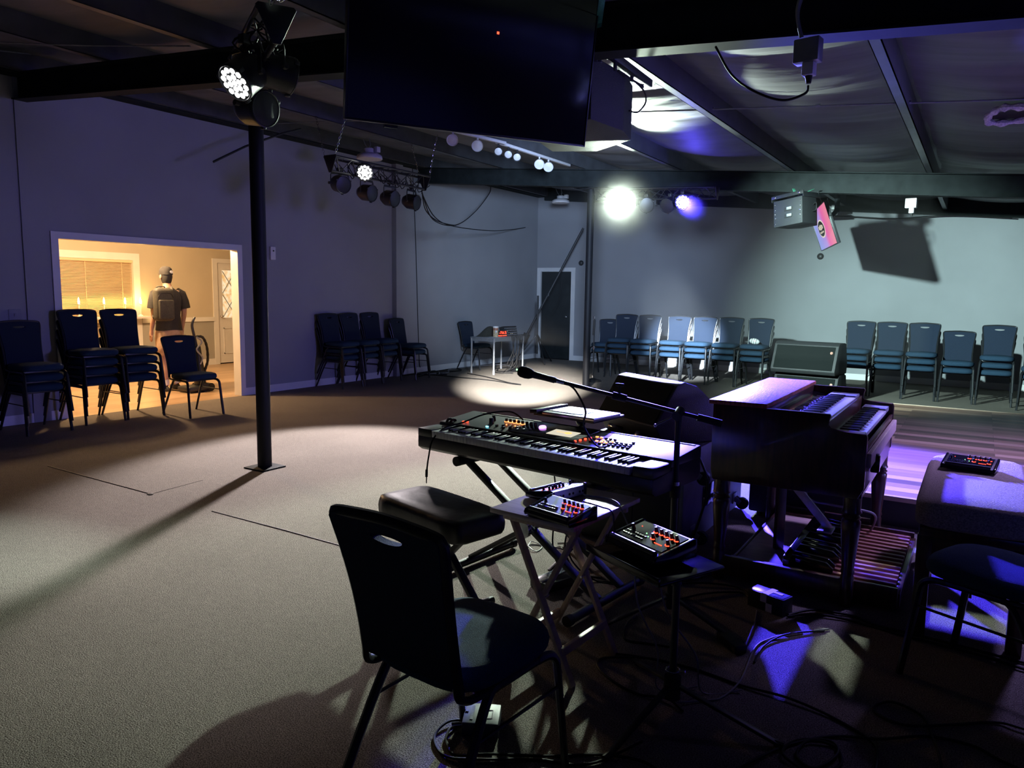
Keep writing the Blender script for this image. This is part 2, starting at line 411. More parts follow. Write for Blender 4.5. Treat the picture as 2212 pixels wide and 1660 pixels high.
# sag rod and conduit
b = MB(); b.tube([(-8.6, 6.93, pz_(-8.6)+.05), (XR-.1, 6.93, pz_(XR)+.05)], .007, 6)
for x in (-3.4, -1.32, -2.24, -.63): b.cyl((x-.02, 6.93, pz_(x)+.05), (x+.02, 6.93, pz_(x)+.05), .014, n=8)
tag(b.out('sag_rod', 'grey'), 'thin grey rod crossing the roof purlins in mid bay', 'rod')
b = MB(); b.tube([(XL+.2, 4.2, 3.9), (-7.6, 2.9, 3.52), (-6.6, 3.6, 3.53), (-5.6, 3.9, 3.45)], .006, 6, 8)
tag(b.out('ceiling_cable', 'cordw'), 'thin pale cable running along the ceiling at upper left', 'cable')
b = MB(); b.tube([(-8.0, 5.83, 3.02), (-8.0, 6.3, 3.28), (-8.0, 6.9, 3.55), (-7.99, 7.2, 3.66)], .014, 8)
tag(b.out('ceiling_rod', 'black'), 'thin black rod slanting down from the ceiling behind the near post', 'rod')
# stage
t = thing('stage', 'low wooden stage platform with laminate plank top behind the organ', 'stage', (1.9, 7.8, 0))
MB().bb((-1.2, 5.37, .188), (5.1, 10.25, .2)).out('deck', 'stage', t, w=True, smooth=0)
MB().bb((-1.19, 5.38, 0), (5.1, 10.24, .188)).out('riser', 'black', t, w=True, smooth=0)
for y0, y1 in ((10.25, 10.262), (5.355, 5.372)): MB().bb((-1.2, y0, .175), (5.1, y1, .206)).out('edge_strip', 'pale', t, w=True, smooth=0)
# wall fittings
t = thing('wall_sensor', 'slim white sensor mounted on the purple-lit wall right of the near post', 'sensor', (XL, 7.29, 1.92))
MB().bb((0, -.045, 0), (.035, .045, .19), .01).out('body', 'white', t); MB().cyl((.034, 0, .13), (.04, 0, .13), .012).out('sensor_eye', 'gloss', t)
t = thing('light_switch', 'flat switch plate on the left wall above the first chair stack', 'switch', (XL, 3.86, 1.13))
MB().bb((0, -.06, 0), (.008, .06, .115), .003).out('plate', 'wall', t); MB().bb((.006, -.01, .04), (.016, .01, .07), .002).out('toggle', 'wall', t)
t = thing('power_outlet', 'small outlet plate on the far wall beside the stacked floor monitors', 'outlet', (-3.26, YF, .37))
MB().bb((-.035, -.007, 0), (.035, 0, .115), .002).out('plate', 'grey', t)
for z in (.03, .085): MB().bb((-.017, -.011, z-.014), (.017, -.006, z+.014), .003).out('socket', 'rubber', t)
b = MB(); b.cyl((-1.86, YF-.002, 2.31), (-1.86, YF-.012, 2.31), .001, n=6); b.bm.free()
b = MB(); b.ell((-2.62, YF-.01, 2.26), (.06, .03, .06), 12, 8); tag(b.out('wall_sensor', 'black'), 'small round black sensor on the far wall left of the hanging loudspeaker', 'sensor')
b = MB(); b.ell((-7.60, YF-.01, 2.18), (.06, .05, .06), 12, 8); tag(b.out('wall_sensor', 'black'), 'small dark round sensor above the right corner of the far door', 'sensor')
b = MB(); b.tube([(XL+.01, 10.42, 3.66), (XL+.012, 10.5, 2.5), (XL+.01, 10.55, 1.4), (XL+.012, 10.6, .3), (XL+.02, 10.62, .1)], .006, 6, 6)
tag(b.out('wall_cable', 'cord'), 'thin black cable running down the blue-grey wall', 'cable')

# ================================================================ LOBBY beyond the opening
LB = -12.78
MB().bb((LB-.1, 1.5, -.1), (XL, 12, -.002)).out('floor_lobby', 'lobbyfloor', kind=K)
b = MB(); b.bb((LB-.12, 1.5, 0), (LB, 5.3, 2.7)); b.bb((LB-.12, 7.6, 0), (LB, 9.3, 2.7)); b.bb((LB-.12, 10.2, 0), (LB, 12, 2.7)); b.bb((LB-.12, 5.3, 1.98), (LB, 7.6, 2.7)); b.bb((LB-.12, 5.3, 0), (LB, 7.6, .55)); b.bb((LB-.12, 9.3, 2.03), (LB, 10.2, 2.7))
b.out('wall_lobby', 'lobbywall', kind=K, smooth=0)
b = MB(); b.bb((LB, 1.5, .1), (LB+.006, 5.2, .86)); b.bb((LB, 7.72, .1), (LB+.006, 9.2, .86)); b.out('trim_6', 'lobbylow', kind=K, smooth=0)
b = MB(); b.bb((LB, 7.72, .86), (LB+.03, 9.2, .94)); b.bb((LB, 1.5, .86), (LB+.03, 5.2, .94)); b.bb((LB, 7.7, 0), (LB+.016, 9.2, .12)); b.bb((LB, 1.5, 0), (LB+.016, 7.72, .12)); b.out('trim_7', 'white', kind=K, smooth=0)
MB().bb((LB-.1, 12, 0), (XL-T, 12.1, 2.7)).out('wall_lobby_right', 'lobbywall', kind=K, smooth=0)
MB().bb((LB-.1, 1.4, 0), (XL-T, 1.5, 2.7)).out('wall_lobby_left', 'lobbywall', kind=K, smooth=0)
MB().bb((LB-.1, 1.4, 2.7), (XL-T, 12.1, 2.8)).out('ceiling_lobby', 'white', kind=K, smooth=0)
MB().bb((XL-T-.006, 1.5, 0), (XL-T, 4.26, 2.7)).out('wall_lobby_near', 'lobbywall', kind=K, smooth=0)
# window with blinds
b = MB(); b.bb((LB-.1, 5.2, .45), (LB+.025, 5.31, 2.09)); b.bb((LB-.1, 7.59, .45), (LB+.025, 7.71, 2.09)); b.bb((LB-.1, 5.31, 1.97), (LB+.025, 7.59, 2.09)); b.bb((LB-.1, 5.3, .45), (LB+.05, 7.6, .56))
wf = b.out('window_1', 'white', kind=K, smooth=0)
MB().bb((LB-.085, 5.3, .55), (LB-.08, 7.6, 1.98)).out('pane', 'gloss', wf, smooth=0)
t = thing('window_blind', 'pale horizontal slat blind covering the lobby window', 'blind', (LB, 6.45, .58))
MB().bb((LB-.05, 5.315, 1.925), (LB+.012, 7.585, 1.968)).out('head_rail', 'blind', t, w=True)
b = MB()
for k in range(54):
    z = .62+k*.0245; y0, y1 = 5.315, 7.585
    A = [b.v(p) for p in ((LB-.043, y0, z+.010), (LB-.043, y1, z+.010), (LB-.020, y1, z-.0105), (LB-.020, y0, z-.0105))]; b.face(A)
b.out('slats', 'blind', t, w=True, smooth=0)
b = MB()
for y in (5.7, 6.3, 6.77, 7.4): b.bb((LB-.016, y-.004, .6), (LB-.013, y+.004, 1.96))
b.out('ladder_cords', 'blind', t, w=True, smooth=0)
# lobby door
b = MB(); b.bb((LB-.12, 9.2, 0), (LB+.02, 9.305, 2.08)); b.bb((LB-.12, 10.195, 0), (LB+.02, 10.3, 2.08)); b.bb((LB-.12, 9.305, 1.995), (LB+.02, 10.195, 2.08)); b.out('trim_8', 'white', kind=K, smooth=0)
b = MB(); x0, x1 = LB-.05, LB-.005
b.bb((x0, 9.3, .02), (x1, 10.2, .92)); b.bb((x0, 9.3, 1.86), (x1, 10.2, 2.0)); b.bb((x0, 9.3, .92), (x1, 9.42, 1.86)); b.bb((x0, 10.08, .92), (x1, 10.2, 1.86))
for y in (9.42, 9.80):
    for q in (((x1, y, .2), (x1+.012, y+.02, .72)), ((x1, y+.26, .2), (x1+.012, y+.28, .72)), ((x1, y, .2), (x1+.012, y+.28, .22)), ((x1, y, .70), (x1+.012, y+.28, .72))): b.bb(*q)
d = b.out('door_2', 'white', kind=K, smooth=0)
MB().bb((x0+.01, 9.42, .92), (x0+.02, 10.08, 1.86)).out('door_glass', 'doorglass', d, smooth=0)
b = MB()
for i in range(-3, 5):
    for sg in (1, -1):
        y0 = 9.42+i*.33; pts = []
        for k in range(40):
            z = .92+k*.94/39; y = y0+sg*(z-.92)*.7
            if 9.425 < y < 10.075: pts.append((x1-.006, y, z))
        if len(pts) > 1: b.tube([pts[0], pts[-1]], .007, 5)
b.out('lead_strips', 'grey', d)
b = MB(); b.ell((x1+.05, 9.36, .95), (.03, .03, .03)); b.cyl((x1, 9.36, .95), (x1+.05, 9.36, .95), .01); b.out('door_handle', 'chrome', d)
# added glowing bulbs imitating lamp reflections in the blind slats
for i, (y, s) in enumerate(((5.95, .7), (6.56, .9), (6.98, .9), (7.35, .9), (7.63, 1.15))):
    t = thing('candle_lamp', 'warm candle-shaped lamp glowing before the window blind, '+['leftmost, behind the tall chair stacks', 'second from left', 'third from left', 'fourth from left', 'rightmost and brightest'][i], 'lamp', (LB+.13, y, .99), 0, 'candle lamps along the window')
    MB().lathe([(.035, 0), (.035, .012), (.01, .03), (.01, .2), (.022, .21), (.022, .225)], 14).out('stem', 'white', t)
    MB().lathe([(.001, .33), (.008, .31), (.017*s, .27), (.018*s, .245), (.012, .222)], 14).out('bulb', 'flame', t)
MB().bb((LB+.05, 5.2, .95), (LB+.25, 7.75, .99), .004).out('trim_9', 'white', kind=K)
# ================================================================ CHAIRS
def make_chair():
    t = thing('banquet_chair', 'x', 'chair')
    # seat pad: superellipse, rounded front, crowned top
    b = MB(); rings = []
    for sc, z in ((.80, .432), (.955, .436), (.99, .446), (1, .462), (.985, .478), (.94, .489), (.80, .499), (.5, .506), (.2, .508)):
        r = []
        for i in range(40):
            a = 2*PI*i/40; ca, sa = math.cos(a), math.sin(a); e = .5 if sa < 0 else .62
            hw = .212+.012*sa
            x = math.copysign(abs(ca)**.5, ca)*hw*sc
            y = (.015+math.copysign(abs(sa)**e, sa)*(.215 if sa < 0 else .235))
            r.append((x, .015+(y-.015)*sc, z+(.006*(y/.25) if z > .48 else 0)))
        rings.append(r)
    b.loft(rings); b.out('seat', 'fabric', t, smooth=60)
    def hw(z): # half width of the back
        u = (z-.47)/.435
        return .178-.006*math.sin(u*PI*1.1)+.03*u**1.6
    def yb(z):
        u = (z-.47)/.435
        return -.205-.065*u-.03*u*u
    # back panel with hand slot
    bm = MB(); zs = [.475+i*(.415/12) for i in range(13)]
    outl = [(hw(min(z, .885))-.004, z) for z in zs]
    top = [((hw(.885)-.012)*(1-(k-1)/6), .902+.012*math.sin((k-1)/6*PI/2)) for k in range(1, 8)]
    right = outl+top
    poly = right+[(-x, z) for x, z in right[::-1] if x > 1e-6]
    slot = [(.062*math.cos(a), .862+.005*0+(.007 if math.sin(a) > 0 else .017)*math.sin(a)) for a in [2*PI*i/18 for i in range(18)]]
    B = bm.bm
    def outline(yo):
        res = []
        for pl in (poly, slot):
            vs = [B.verts.new((x, yb(z)+yo+(.012*(1-(x/.2)**2) if yo < 0 else .008*(1-(x/.2)**2)), z)) for x, z in pl]
            res.append(vs)
        es = []
        for vs in res: es += [B.edges.new((vs[i], vs[(i+1) % len(vs)])) for i in range(len(vs))]
        bmesh.ops.triangle_fill(B, use_beauty=True, use_dissolve=False, edges=es)
        return res
    F, K2 = outline(.016), outline(-.016)
    for A, C in zip(F, K2):
        for i in range(len(A)): bm.face((A[i], A[(i+1) % len(A)], C[(i+1) % len(A)], C[i]))
    bm.out('backrest', 'fabricB', t, smooth=40)
    # back frame tube
    P = []
    for z in (.905, .89, .86, .80, .72, .64, .56, .50, .47): P.append((hw(min(z, .885))+.0*z-(.02 if z > .9 else (.004 if z > .885 else 0)), yb(z), z))
    side = P+[(.180, -.198, .440), (.184, -.165, .424), (.186, -.10, .420)]
    full = [(-x, y, z) for x, y, z in side[::-1]]+[(-.09, yb(.912), .914), (0, yb(.915), .918), (.09, yb(.912), .914)]+side
    MB().tube(full, .0115, 8, 3, r2=.016).out('back_frame', 'frame', t)
    b = MB()
    for s in (1, -1): b.tube([(s*.186, -.12, .42), (s*.19, .0, .42), (s*.192, .15, .42)], .011, 8, r2=.014)
    b.bar((-.19, -.10, .42), (.19, -.10, .42), .02, .02); b.bar((-.19, .14, .42), (.19, .14, .42), .02, .02)
    b.out('seat_frame', 'frame', t)
    for s in (1, -1):
        MB().tube([(s*.192, .13, .420), (s*.195, .185, .416), (s*.2, .215, .395), (s*.203, .226, .35), (s*.21, .25, .15), (s*.2145, .27, 0)], .0125, 8, 3, r2=.015).out('leg', 'frame', t)
        MB().tube([(s*.188, -.06, .42), (s*.19, -.095, .405), (s*.198, -.17, .28), (s*.2145, -.31, 0)], .0125, 8, 3, r2=.015).out('leg', 'frame', t)
        MB().tube([(s*.205, .232, .30), (s*.198, -.158, .30)], .006, 6).out('stretcher', 'frame', t)
    return t
CH = make_chair(); first = [True]
ORD = {1: [''], 2: ['upper', 'lower'], 3: ['top', 'middle', 'bottom'], 4: ['topmost', 'second from top', 'third from top', 'bottom']}
def chair(x, y, rz, label, group=None, z=0):
    if first[0]:
        first[0] = False; CH.location = (x, y, z); CH.rotation_euler = (0, 0, R(rz)); CH['label'] = label
        if group: CH['group'] = group
        return CH
    return dup(CH, (x, y, z), rz, label, group)
def stack(x, y, rz, n, desc, group):
    a = R(rz); fx, fy = -math.sin(a), math.cos(a)
    for k in range(n):
        o = ORD[n][n-1-k]; s = .014*k
        chair(x+fx*s, y+fy*s, rz+random.uniform(-.6, .6), o+' dark chair in '+desc, group, .105*k)
chair(-1.235, 1.685, -5, 'large dark banquet chair in the foreground with its back to the viewer', 'loose banquet chairs')
chair(.166, 3.31, 65.7, 'blue-lit banquet chair cut off by the right edge beside the padded bench', 'loose banquet chairs')
chair(-7.89, 5.37, -93, 'single dark banquet chair in front of the lit doorway', 'loose banquet chairs')
g = 'chairs stacked by the lit doorway'
stack(-8.22, 3.77, -90, 3, 'the leftmost stack at the picture edge', g)
stack(-8.36, 4.43, -91, 4, 'the tall stack at the doorway left jamb', g)
stack(-8.36, 4.90, -92, 4, 'the tall stack before the blind by the single chair', g)
g = 'chairs stacked along the purple-lit wall'
stack(-8.40, 8.28, -90, 3, 'the leftmost stack along the purple-lit wall', g)
stack(-8.42, 8.76, -88, 3, 'the second stack along the purple-lit wall', g)
stack(-8.46, 9.27, -92, 3, 'the third stack along the purple-lit wall', g)
stack(-8.33, 9.86, -84, 2, 'the low stack at the wall corner nearest the cable heap', g)
chair(-8.35, 11.9, -94, 'dark banquet chair behind the small equipment table', 'loose banquet chairs')
g = 'chairs stacked left of the floor monitors'
nm = ['the first stack right of the far post', 'the second stack right of the far post', 'the third stack right of the far post', 'the middle stack lit bright blue', 'the bright stack right of the middle one', 'the second last stack before the monitors', 'the last stack before the monitors']
for i, (x, r) in enumerate(((-5.92, 6), (-5.54, 4), (-5.09, 2), (-4.54, 0), (-4.08, -1), (-3.61, 1), (-3.13, -3))):
    stack(x, 12.52+(.0 if i else .1), 180+r, 2 if i == 0 else 3, nm[i]+' by the wall', g)
g = 'chairs stacked right of the floor monitors'
nm = ['the stack next to the floor monitors', 'the second stack right of the floor monitors', 'the third stack right of the floor monitors', 'the low stack right of the floor monitors', 'the rightmost full stack']
for i, (x, n) in enumerate(((-1.615, 3), (-1.156, 3), (-.713, 3), (-.245, 2), (.238, 3))):
    stack(x, 12.72, 180+(-2, 1, 0, 2, -1)[i], n, nm[i]+' behind the stage', g)
stack(.735, 12.43, 177, 2, 'the stack cut off by the right picture edge behind the stage', g)

t = thing('football', 'small white oval ball with dark stripes resting on a chair seat by the floor monitors', 'ball', (-3.13, 12.44, .765))
MB(Mx.Rotation(R(8), 4, 'Y')).ell((0, 0, 0), (.085, .05, .05), 20, 12).out('cover', 'white', t)
b = MB(Mx.Rotation(R(8), 4, 'Y'))
for x in (-.035, .035): b.torus((x, 0, 0), .0465, .004, (1, 0, 0), 18, 5)
b.torus((0, 0, 0), .0505, .003, (1, 0, 0), 18, 5); b.out('stripe', 'rubber', t)
# ================================================================ ORGAN
O = thing('drawbar_organ', 'dark walnut console organ on turned legs with two manuals', 'organ', (-.77, 4.395, 0))
YZ = lambda y: Mx(((1, 0, 0, 0), (0, 0, 1, y), (0, 1, 0, 0), (0, 0, 0, 1)))   # local (x,z) -> world, extrude +y
side = [(-1.125, .545), (-1.14, .60), (-1.14, .945), (-.575, .945), (-.570, .93), (-.583, .905), (-.585, .888), (-.573, .872), (-.545, .866), (-.412, .866), (-.405, .85), (-.405, .60), (-.43, .55)]
for y in (3.77, 5.0): MB().prism(side, YZ(y), .025, .004).out('side_panel', 'walnut', O, w=True)
MB().bb((-1.135, 3.79, .545), (-1.115, 5.0, .945), .002).out('back_panel', 'walnut', O, w=True)
MB().bb((-1.16, 3.755, .945), (-.865, 5.04, .968), .005).out('lid', 'lid', O, w=True)
MB().bb((-.885, 3.795, .895), (-.868, 5.0, .945), .002).out('fallboard', 'walnut', O, w=True)
b = MB(); b.bb((-1.115, 3.795, .55), (-.415, 5.0, .575)); b.bb((-.425, 3.795, .575), (-.41, 5.0, .80), .003); b.out('case_front', 'walnut', O, w=True)
b = MB(); b.bb((-.408, 3.80, .70), (-.385, 5.0, .77), .004); b.out('key_slip', 'pale', O, w=True)
b = MB(); b.prism([(-.868, .91), (-.785, .895), (-.785, .86), (-.868, .86)], YZ(3.796), 1.2); b.out('drawbar_panel', 'gloss', O, w=True)
bar = None
for k in range(36):
    y = 3.93+k*.022+(k//9)*.035; L = .02+.028*random.random()
    b = MB(); b.bb((-.815, y-.002, .898), (-.80+L, y+.002, .903)); b.bb((-.803+L, y-.008, .893), (-.792+L, y+.008, .909), .003)
    b.out('drawbar', 'keyw' if k % 9 in (0, 2, 3, 5, 8) else 'keyb', O, w=True)
for (xa, xb, z, nm) in ((-.755, -.60, .905, 'upper manual'), (-.565, -.432, .842, 'lower manual')):
    m = MB().bb((xa-.03, 3.796, z-.045), (xb-.004, 4.998, z-.022)).out('manual', 'gloss', O, w=True, smooth=0); m['label'] = nm
    for y0, y1 in ((3.80, 3.945), (4.83, 4.995)): MB().bb((xa, y0, z-.02), (xb, y1, z+.008), .003).out('end_block', 'walnut' if y0 < 4 else 'grey', m, w=True)
    yk = 3.95; wk = MB().bb((xa+.01, yk+.0007, z-.02), (xb, yk+.0227, z), .002).out('white_key', 'keyw', m, w=True)
    bk = MB().bb((xa+.01, yk-.006, z-.01), (xa+.098, yk+.006, z+.012), .003).out('black_key', 'keyb', m, w=True)
    for k in range(36):
        if k: part('white_key', wk, m, Mx.Translation((0, k*.0244, 0)))
        if k % 7 in (0, 1, 3, 4, 5): 
            T = Mx.Translation((0, (k+1)*.0244, 0))
            if k == 0: bk.matrix_basis = T
            else: part('black_key', bk, m, T)
MB().bb((-.60, 3.80, .80), (-.585, 4.995, .90)).out('key_rail', 'walnut', O, w=True)
b = MB(); b.bb((-.405, 3.97, .645), (-.365, 4.01, .73), .006); b.cyl((-.383, 3.99, .73), (-.383, 3.99, .738), .013); b.out('speed_switch', 'gloss', O, w=True)
prof = [(.026, 0), (.03, .01), (.031, .09), (.031, .15), (.027, .16), (.033, .175), (.028, .19), (.03, .22), (.042, .38), (.044, .43), (.036, .44), (.045, .45), (.034, .462), (.046, .475), (.04, .49), (.041, .55)]
for x in (-1.085, -.455):
    for y in (3.815, 4.975): MB().lathe(prof, 20, (x, y, 0)).out('leg', 'walnut', O, w=True, smooth=50)
for y in (3.80, 4.965): MB().bb((-1.085, y, .03), (-.455, y+.025, .135), .004).out('stretcher', 'walnut', O, w=True)
# swell pedal and its post
b = MB(); b.bar((-.86, 4.18, .55), (-.86, 4.18, .10), .05, .03); b.out('swell_post', 'walnut', O, w=True)
b = MB(); b.bar((-.86, 4.46, .42), (-.64, 4.46, .18), .045, .018, up=(0, 1, 0)); b.out('swell_strut', 'alu', O, w=True)
b = MB(); b.bb((-.70, 4.40, .165), (-.62, 4.52, .18), .004); b.out('swell_pedal', 'grey', O, w=True)
# pedalboard (lifts away)
P = thing('pedalboard', 'wooden organ pedalboard with red-brown slats lying under the organ', 'pedalboard', (-.6, 4.39, 0))
b = MB(); b.bb((-1.04, 3.868, .015), (-.235, 3.892, .115), .003); b.bb((-1.04, 4.885, .015), (-.235, 4.909, .115), .003); b.bb((-.25, 3.89, .015), (-.225, 4.889, .085), .003); b.bb((-1.04, 3.89, .015), (-1.02, 4.889, .10), .003); b.out('frame', 'walnut', P, w=True)
MB().bb((-1.02, 3.893, .085), (-.77, 4.884, .10), .002).out('heel_board', 'pale', P, w=True)
MB().bb((-.775, 3.893, .09), (-.735, 4.884, .165), .005).out('heel_rail', 'gloss', P, w=True)
MB().bb((-.735, 3.893, .02), (-.25, 4.884, .03)).out('under_board', 'redwood', P, w=True, smooth=0)
nat = MB().bb((-.74, 3.905, .055), (-.252, 3.935, .098), .004).out('pedal', 'redwood', P, w=True)
for k in range(1, 15): part('pedal', nat, P, Mx.Translation((0, k*.0672, 0)))
b = MB(); b.prism([(-.74, .10), (-.54, .10), (-.535, .125), (-.57, .155), (-.74, .165)], YZ(3.932), .02, .004); sh = b.out('sharp_pedal', 'gloss', P, w=True); sh['label'] = 'short black raised pedal'
for k in range(1, 14):
    if k % 7 in (0, 1, 3, 4, 5): part('sharp_pedal', sh, P, Mx.Translation((0, k*.0672, 0)))['label'] = 'short black raised pedal'
# organ bench
B = thing('organ_bench', 'long organ bench with thick tan tweed cushion lit violet', 'bench', (.06, 4.23, 0))
b = MB(); rings = []
for sc, z in ((.93, .50), (1, .515), (1, .585), (.975, .61), (.92, .624), (.6, .632)):
    r = []
    for i in range(48):
        a = 2*PI*i/48; ca, sa = math.cos(a), math.sin(a)
        r.append((.045+math.copysign(abs(ca)**.22, ca)*.232*(1-(1-sc)*2.2), 4.24+math.copysign(abs(sa)**.22, sa)*.62*(1-(1-sc)*.8), z))
    rings.append(r)
b.loft(rings); b.out('cushion', 'tweed', B, w=True, smooth=60)
MB().bb((-.16, 3.65, .46), (.26, 4.83, .50), .005).out('seat_board', 'walnut', B, w=True)
for y in (3.68, 4.77):
    for x in (-.135, .225): MB().bb((x-.03, y-.02, 0), (x+.03, y+.02, .46), .004).out('leg', 'walnut', B, w=True)
    MB().bb((-.11, y-.012, .36), (.2, y+.012, .46), .003).out('end_rail', 'walnut', B, w=True)
MB().bb((.03, 3.7, .20), (.06, 4.75, .26), .003).out('stretcher', 'walnut', B, w=True)

# ================================================================ PERSONAL MIXERS
def mixer(label, loc, rz, tilt=9, dark=False, sc=1):
    # width .30 along x, depth .2 along y (front edge at y=-.1), sloping panel
    t = thing('personal_mixer', label, 'mixer', loc, 0, 'personal monitor mixers', rot=Mx.Rotation(R(rz), 3, 'Z'))
    W, D = .268, .19; h0, h1 = .026, .066
    prof = [(-D/2, .004), (-D/2-.004, .014), (-D/2+.004, h0+.002), (-D/2+.03, h0+.008), (D/2-.012, h1), (D/2, h1-.004), (D/2, .004)]
    TX = Mx(((0, 0, 1, -W/2), (1, 0, 0, 0), (0, 1, 0, 0), (0, 0, 0, 1)))
    MB().prism(prof, TX, W).out('housing', 'blackp', t)
    for s in (-1, 1): 
        TT = Mx(((0, 0, 1, s*W/2-(.012 if s < 0 else 0)), (1, 0, 0, 0), (0, 1, 0, 0), (0, 0, 0, 1)))
        MB().prism([(y*1.03, z*1.06+.001 if z > .01 else .002) for y, z in prof], TT, .012, .002).out('side_cheek', 'gloss', t)
    sl = math.atan2(h1-h0-.008, D-.042)
    def up(x, y, dz=0): # on the panel
        return V((x, y, h0+.008+(y+D/2-.03)*math.tan(sl)+dz))
    MB(frame3(up(0, .012, .0012), (1, 0, 0), (0, math.cos(sl), math.sin(sl)))).box((0, 0, 0), (.244, .135, .002)).out('panel', 'gloss' if dark else 'grey', t)
    b = MB(); b.tube([(-W/2+.012, -D/2+.012, h0+.008), (W/2-.012, -D/2+.012, h0+.008)], .012, 10); b.out('front_roll', 'blackp', t)
    n = V((0, -math.sin(sl), math.cos(sl)))
    ks = [(-.105, .01), (-.010, .042), (.020, .042), (.047, .042), (.074, .042), (.101, .042), (.02, .0), (.101, -.002)]
    kn = None
    for i, (x, y) in enumerate(ks):
        p = up(x, y)
        T = frame3(p, (1, 0, 0), (0, math.cos(sl), math.sin(sl)))
        if kn is None:
            b = MB(); b.lathe([(.009, 0), (.0085, .004), (.007, .006), (.0065, .022), (.005, .0235)], 14); kn = b.out('knob', 'blackp', t); kn.matrix_basis = T
        else: part('knob', kn, t, T)
        if i:
            g = MB(T); 
            pts = [(.0105*math.cos(a), .0105*math.sin(a), .0025) for a in [R(200+k*14) for k in range(11)]]
            g.tube(pts, .0022, 5); g.out('knob_light', 'red', t)
    b = MB()
    for k in range(7): q = up(.05+k*.006, -.022, .003); b.ell(q, (.0022, .0022, .002), 8, 5)
    b.out('level_meter', 'red', t)
    b = MB()
    for r in range(2):
        for k in range(8): q = up(-.112+k*.0145, -.012-r*.02, .003); b.box(q, (.010, .008, .005), .001)
    b.out('select_buttons', 'blackp', t)
    b = MB()
    if dark:
        b.ell(up(-.09, .04, .003), (.002, .002, .002), 8, 5); b.out('red_indicator', 'red', t)
        b = MB(); b.ell(up(-.03, .01, .003), (.002, .002, .002), 8, 5); b.out('green_indicator', 'green', t); b = MB(); b.ell(up(-.005, -.005, .003), (.002, .002, .002), 8, 5); b.out('green_indicator', 'green', t)
    else:
        for r in range(2):
            for k in range(8): b.ell(up(-.12+k*.0165, -.002-r*.022, .003), (.0012, .0012, .001), 6, 4)
        b.out('channel_lights', 'lens', t)
    b = MB()
    for x in (-.11, -.085, -.03, 0, .05, .075, .1): b.cyl((x, D/2-.001, .03), (x, D/2+.005, .03), .007, n=10)
    b.out('rear_sockets', 'rubber', t)
    MB().box((0, D/2+.0008, .034), (W-.03, .0016, .052)).out('rear_panel', 'alu', t)
    t.scale = (sc, sc, sc)
    return t
mixer('black personal mixer with red-lit knobs on the front edge of the small wooden table', (-1.275, 2.375, .667), -14, sc=.79)
mixer('personal mixer turned sideways at the back of the small wooden table', (-1.43, 2.625, .667), -104, sc=.74)
mixer('dark personal mixer with red knobs and green dots on the tray of the floor stand', (-.955, 2.47, .578), -27, dark=True, sc=.97)
mixer('black personal mixer with red knobs on the tan tweed bench cushion', (.01, 4.42, .634), -8, dark=True, sc=.82)

# ================================================================ SMALL FOLDING TABLE
t = thing('folding_table', 'small light wood folding table on crossed legs beside the foreground chair', 'table', (-1.35, 2.57, 0), -5)
MB().bb((-.195, -.255, .645), (.195, .255, .665), .004).out('tabletop', 'traytop', t)
for s in (-1, 1):
    MB().bb((-.17, s*.19-.011, .612), (.17, s*.19+.011, .645), .002).out('apron', 'tray', t)
    MB().bar((-.155, s*.165, .63), (.15, s*.165, 0), .018, .032, .003, up=(0, 1, 0)).out('leg', 'tray', t)
    MB().bar((.15, s*.143, .63), (-.17, s*.143, 0), .018, .032, .003, up=(0, 1, 0)).out('leg', 'tray', t)
    b = MB(); b.cyl((.0, s*.12, .315), (.0, s*.18, .315), .005, n=10); b.out('pivot_bolt', 'chrome', t)
MB().bb((.085, -.165, .105), (.105, .165, .14), .003).out('rail', 'tray', t)
MB().bb((-.125, -.143, .105), (-.105, .143, .14), .003).out('rail', 'tray', t)

# ================================================================ FLOOR STAND WITH TRAY
t = thing('tray_stand', 'black floor stand with tilted tray holding the dark mixer', 'stand', (-.83, 2.42, 0))
MB().cyl((0, 0, .09), (0, 0, .51), .013, n=16).out('pole', 'black', t)
b = MB(); b.cyl((0, 0, .07), (0, 0, .15), .03, n=18); b.cyl((0, 0, .15), (0, 0, .165), .02, n=18); b.out('hub', 'rubber', t)
b = MB(); b.torus((0, 0, .175), .024, .003, (0, 0, 1)); b.cyl((.02, 0, .175), (.045, 0, .18), .005); b.out('clamp_ring', 'chrome', t)
for a in (-103, 3, 132): 
    c, s = math.cos(R(a)), math.sin(R(a)); MB().bar((c*.02, s*.02, .12), (c*.37, s*.37, .012), .022, .012).out('leg', 'black', t)
    MB().tube([(c*.355, s*.355, .012), (c*.385, s*.385, .010)], .012, 8).out('foot', 'rubber', t)
T = Mx.Translation((-.12, .045, .525)) @ Mx.Rotation(R(-27), 4, 'Z') @ Mx.Rotation(R(2), 4, 'X')
b = MB(T); b.box((.02, 0, .03), (.40, .30, .012), .004); b.box((.02, -.15, .04), (.40, .01, .03), .003); b.out('tray', 'gloss', t)
b = MB(); b.cyl((0, 0, .49), (-.02, .01, .55), .018); b.out('tilt_head', 'black', t)

# ================================================================ STAGE KEYBOARD
kr = -7.25
KB = thing('stage_keyboard', 'black 88-key stage keyboard with lit knobs and small screen', 'keyboard', (-2.566, 3.107, 0), kr)
Lk = 1.45
TXk = Mx(((0, 0, 1, 0), (1, 0, 0, 0), (0, 1, 0, 0), (0, 0, 0, 1)))
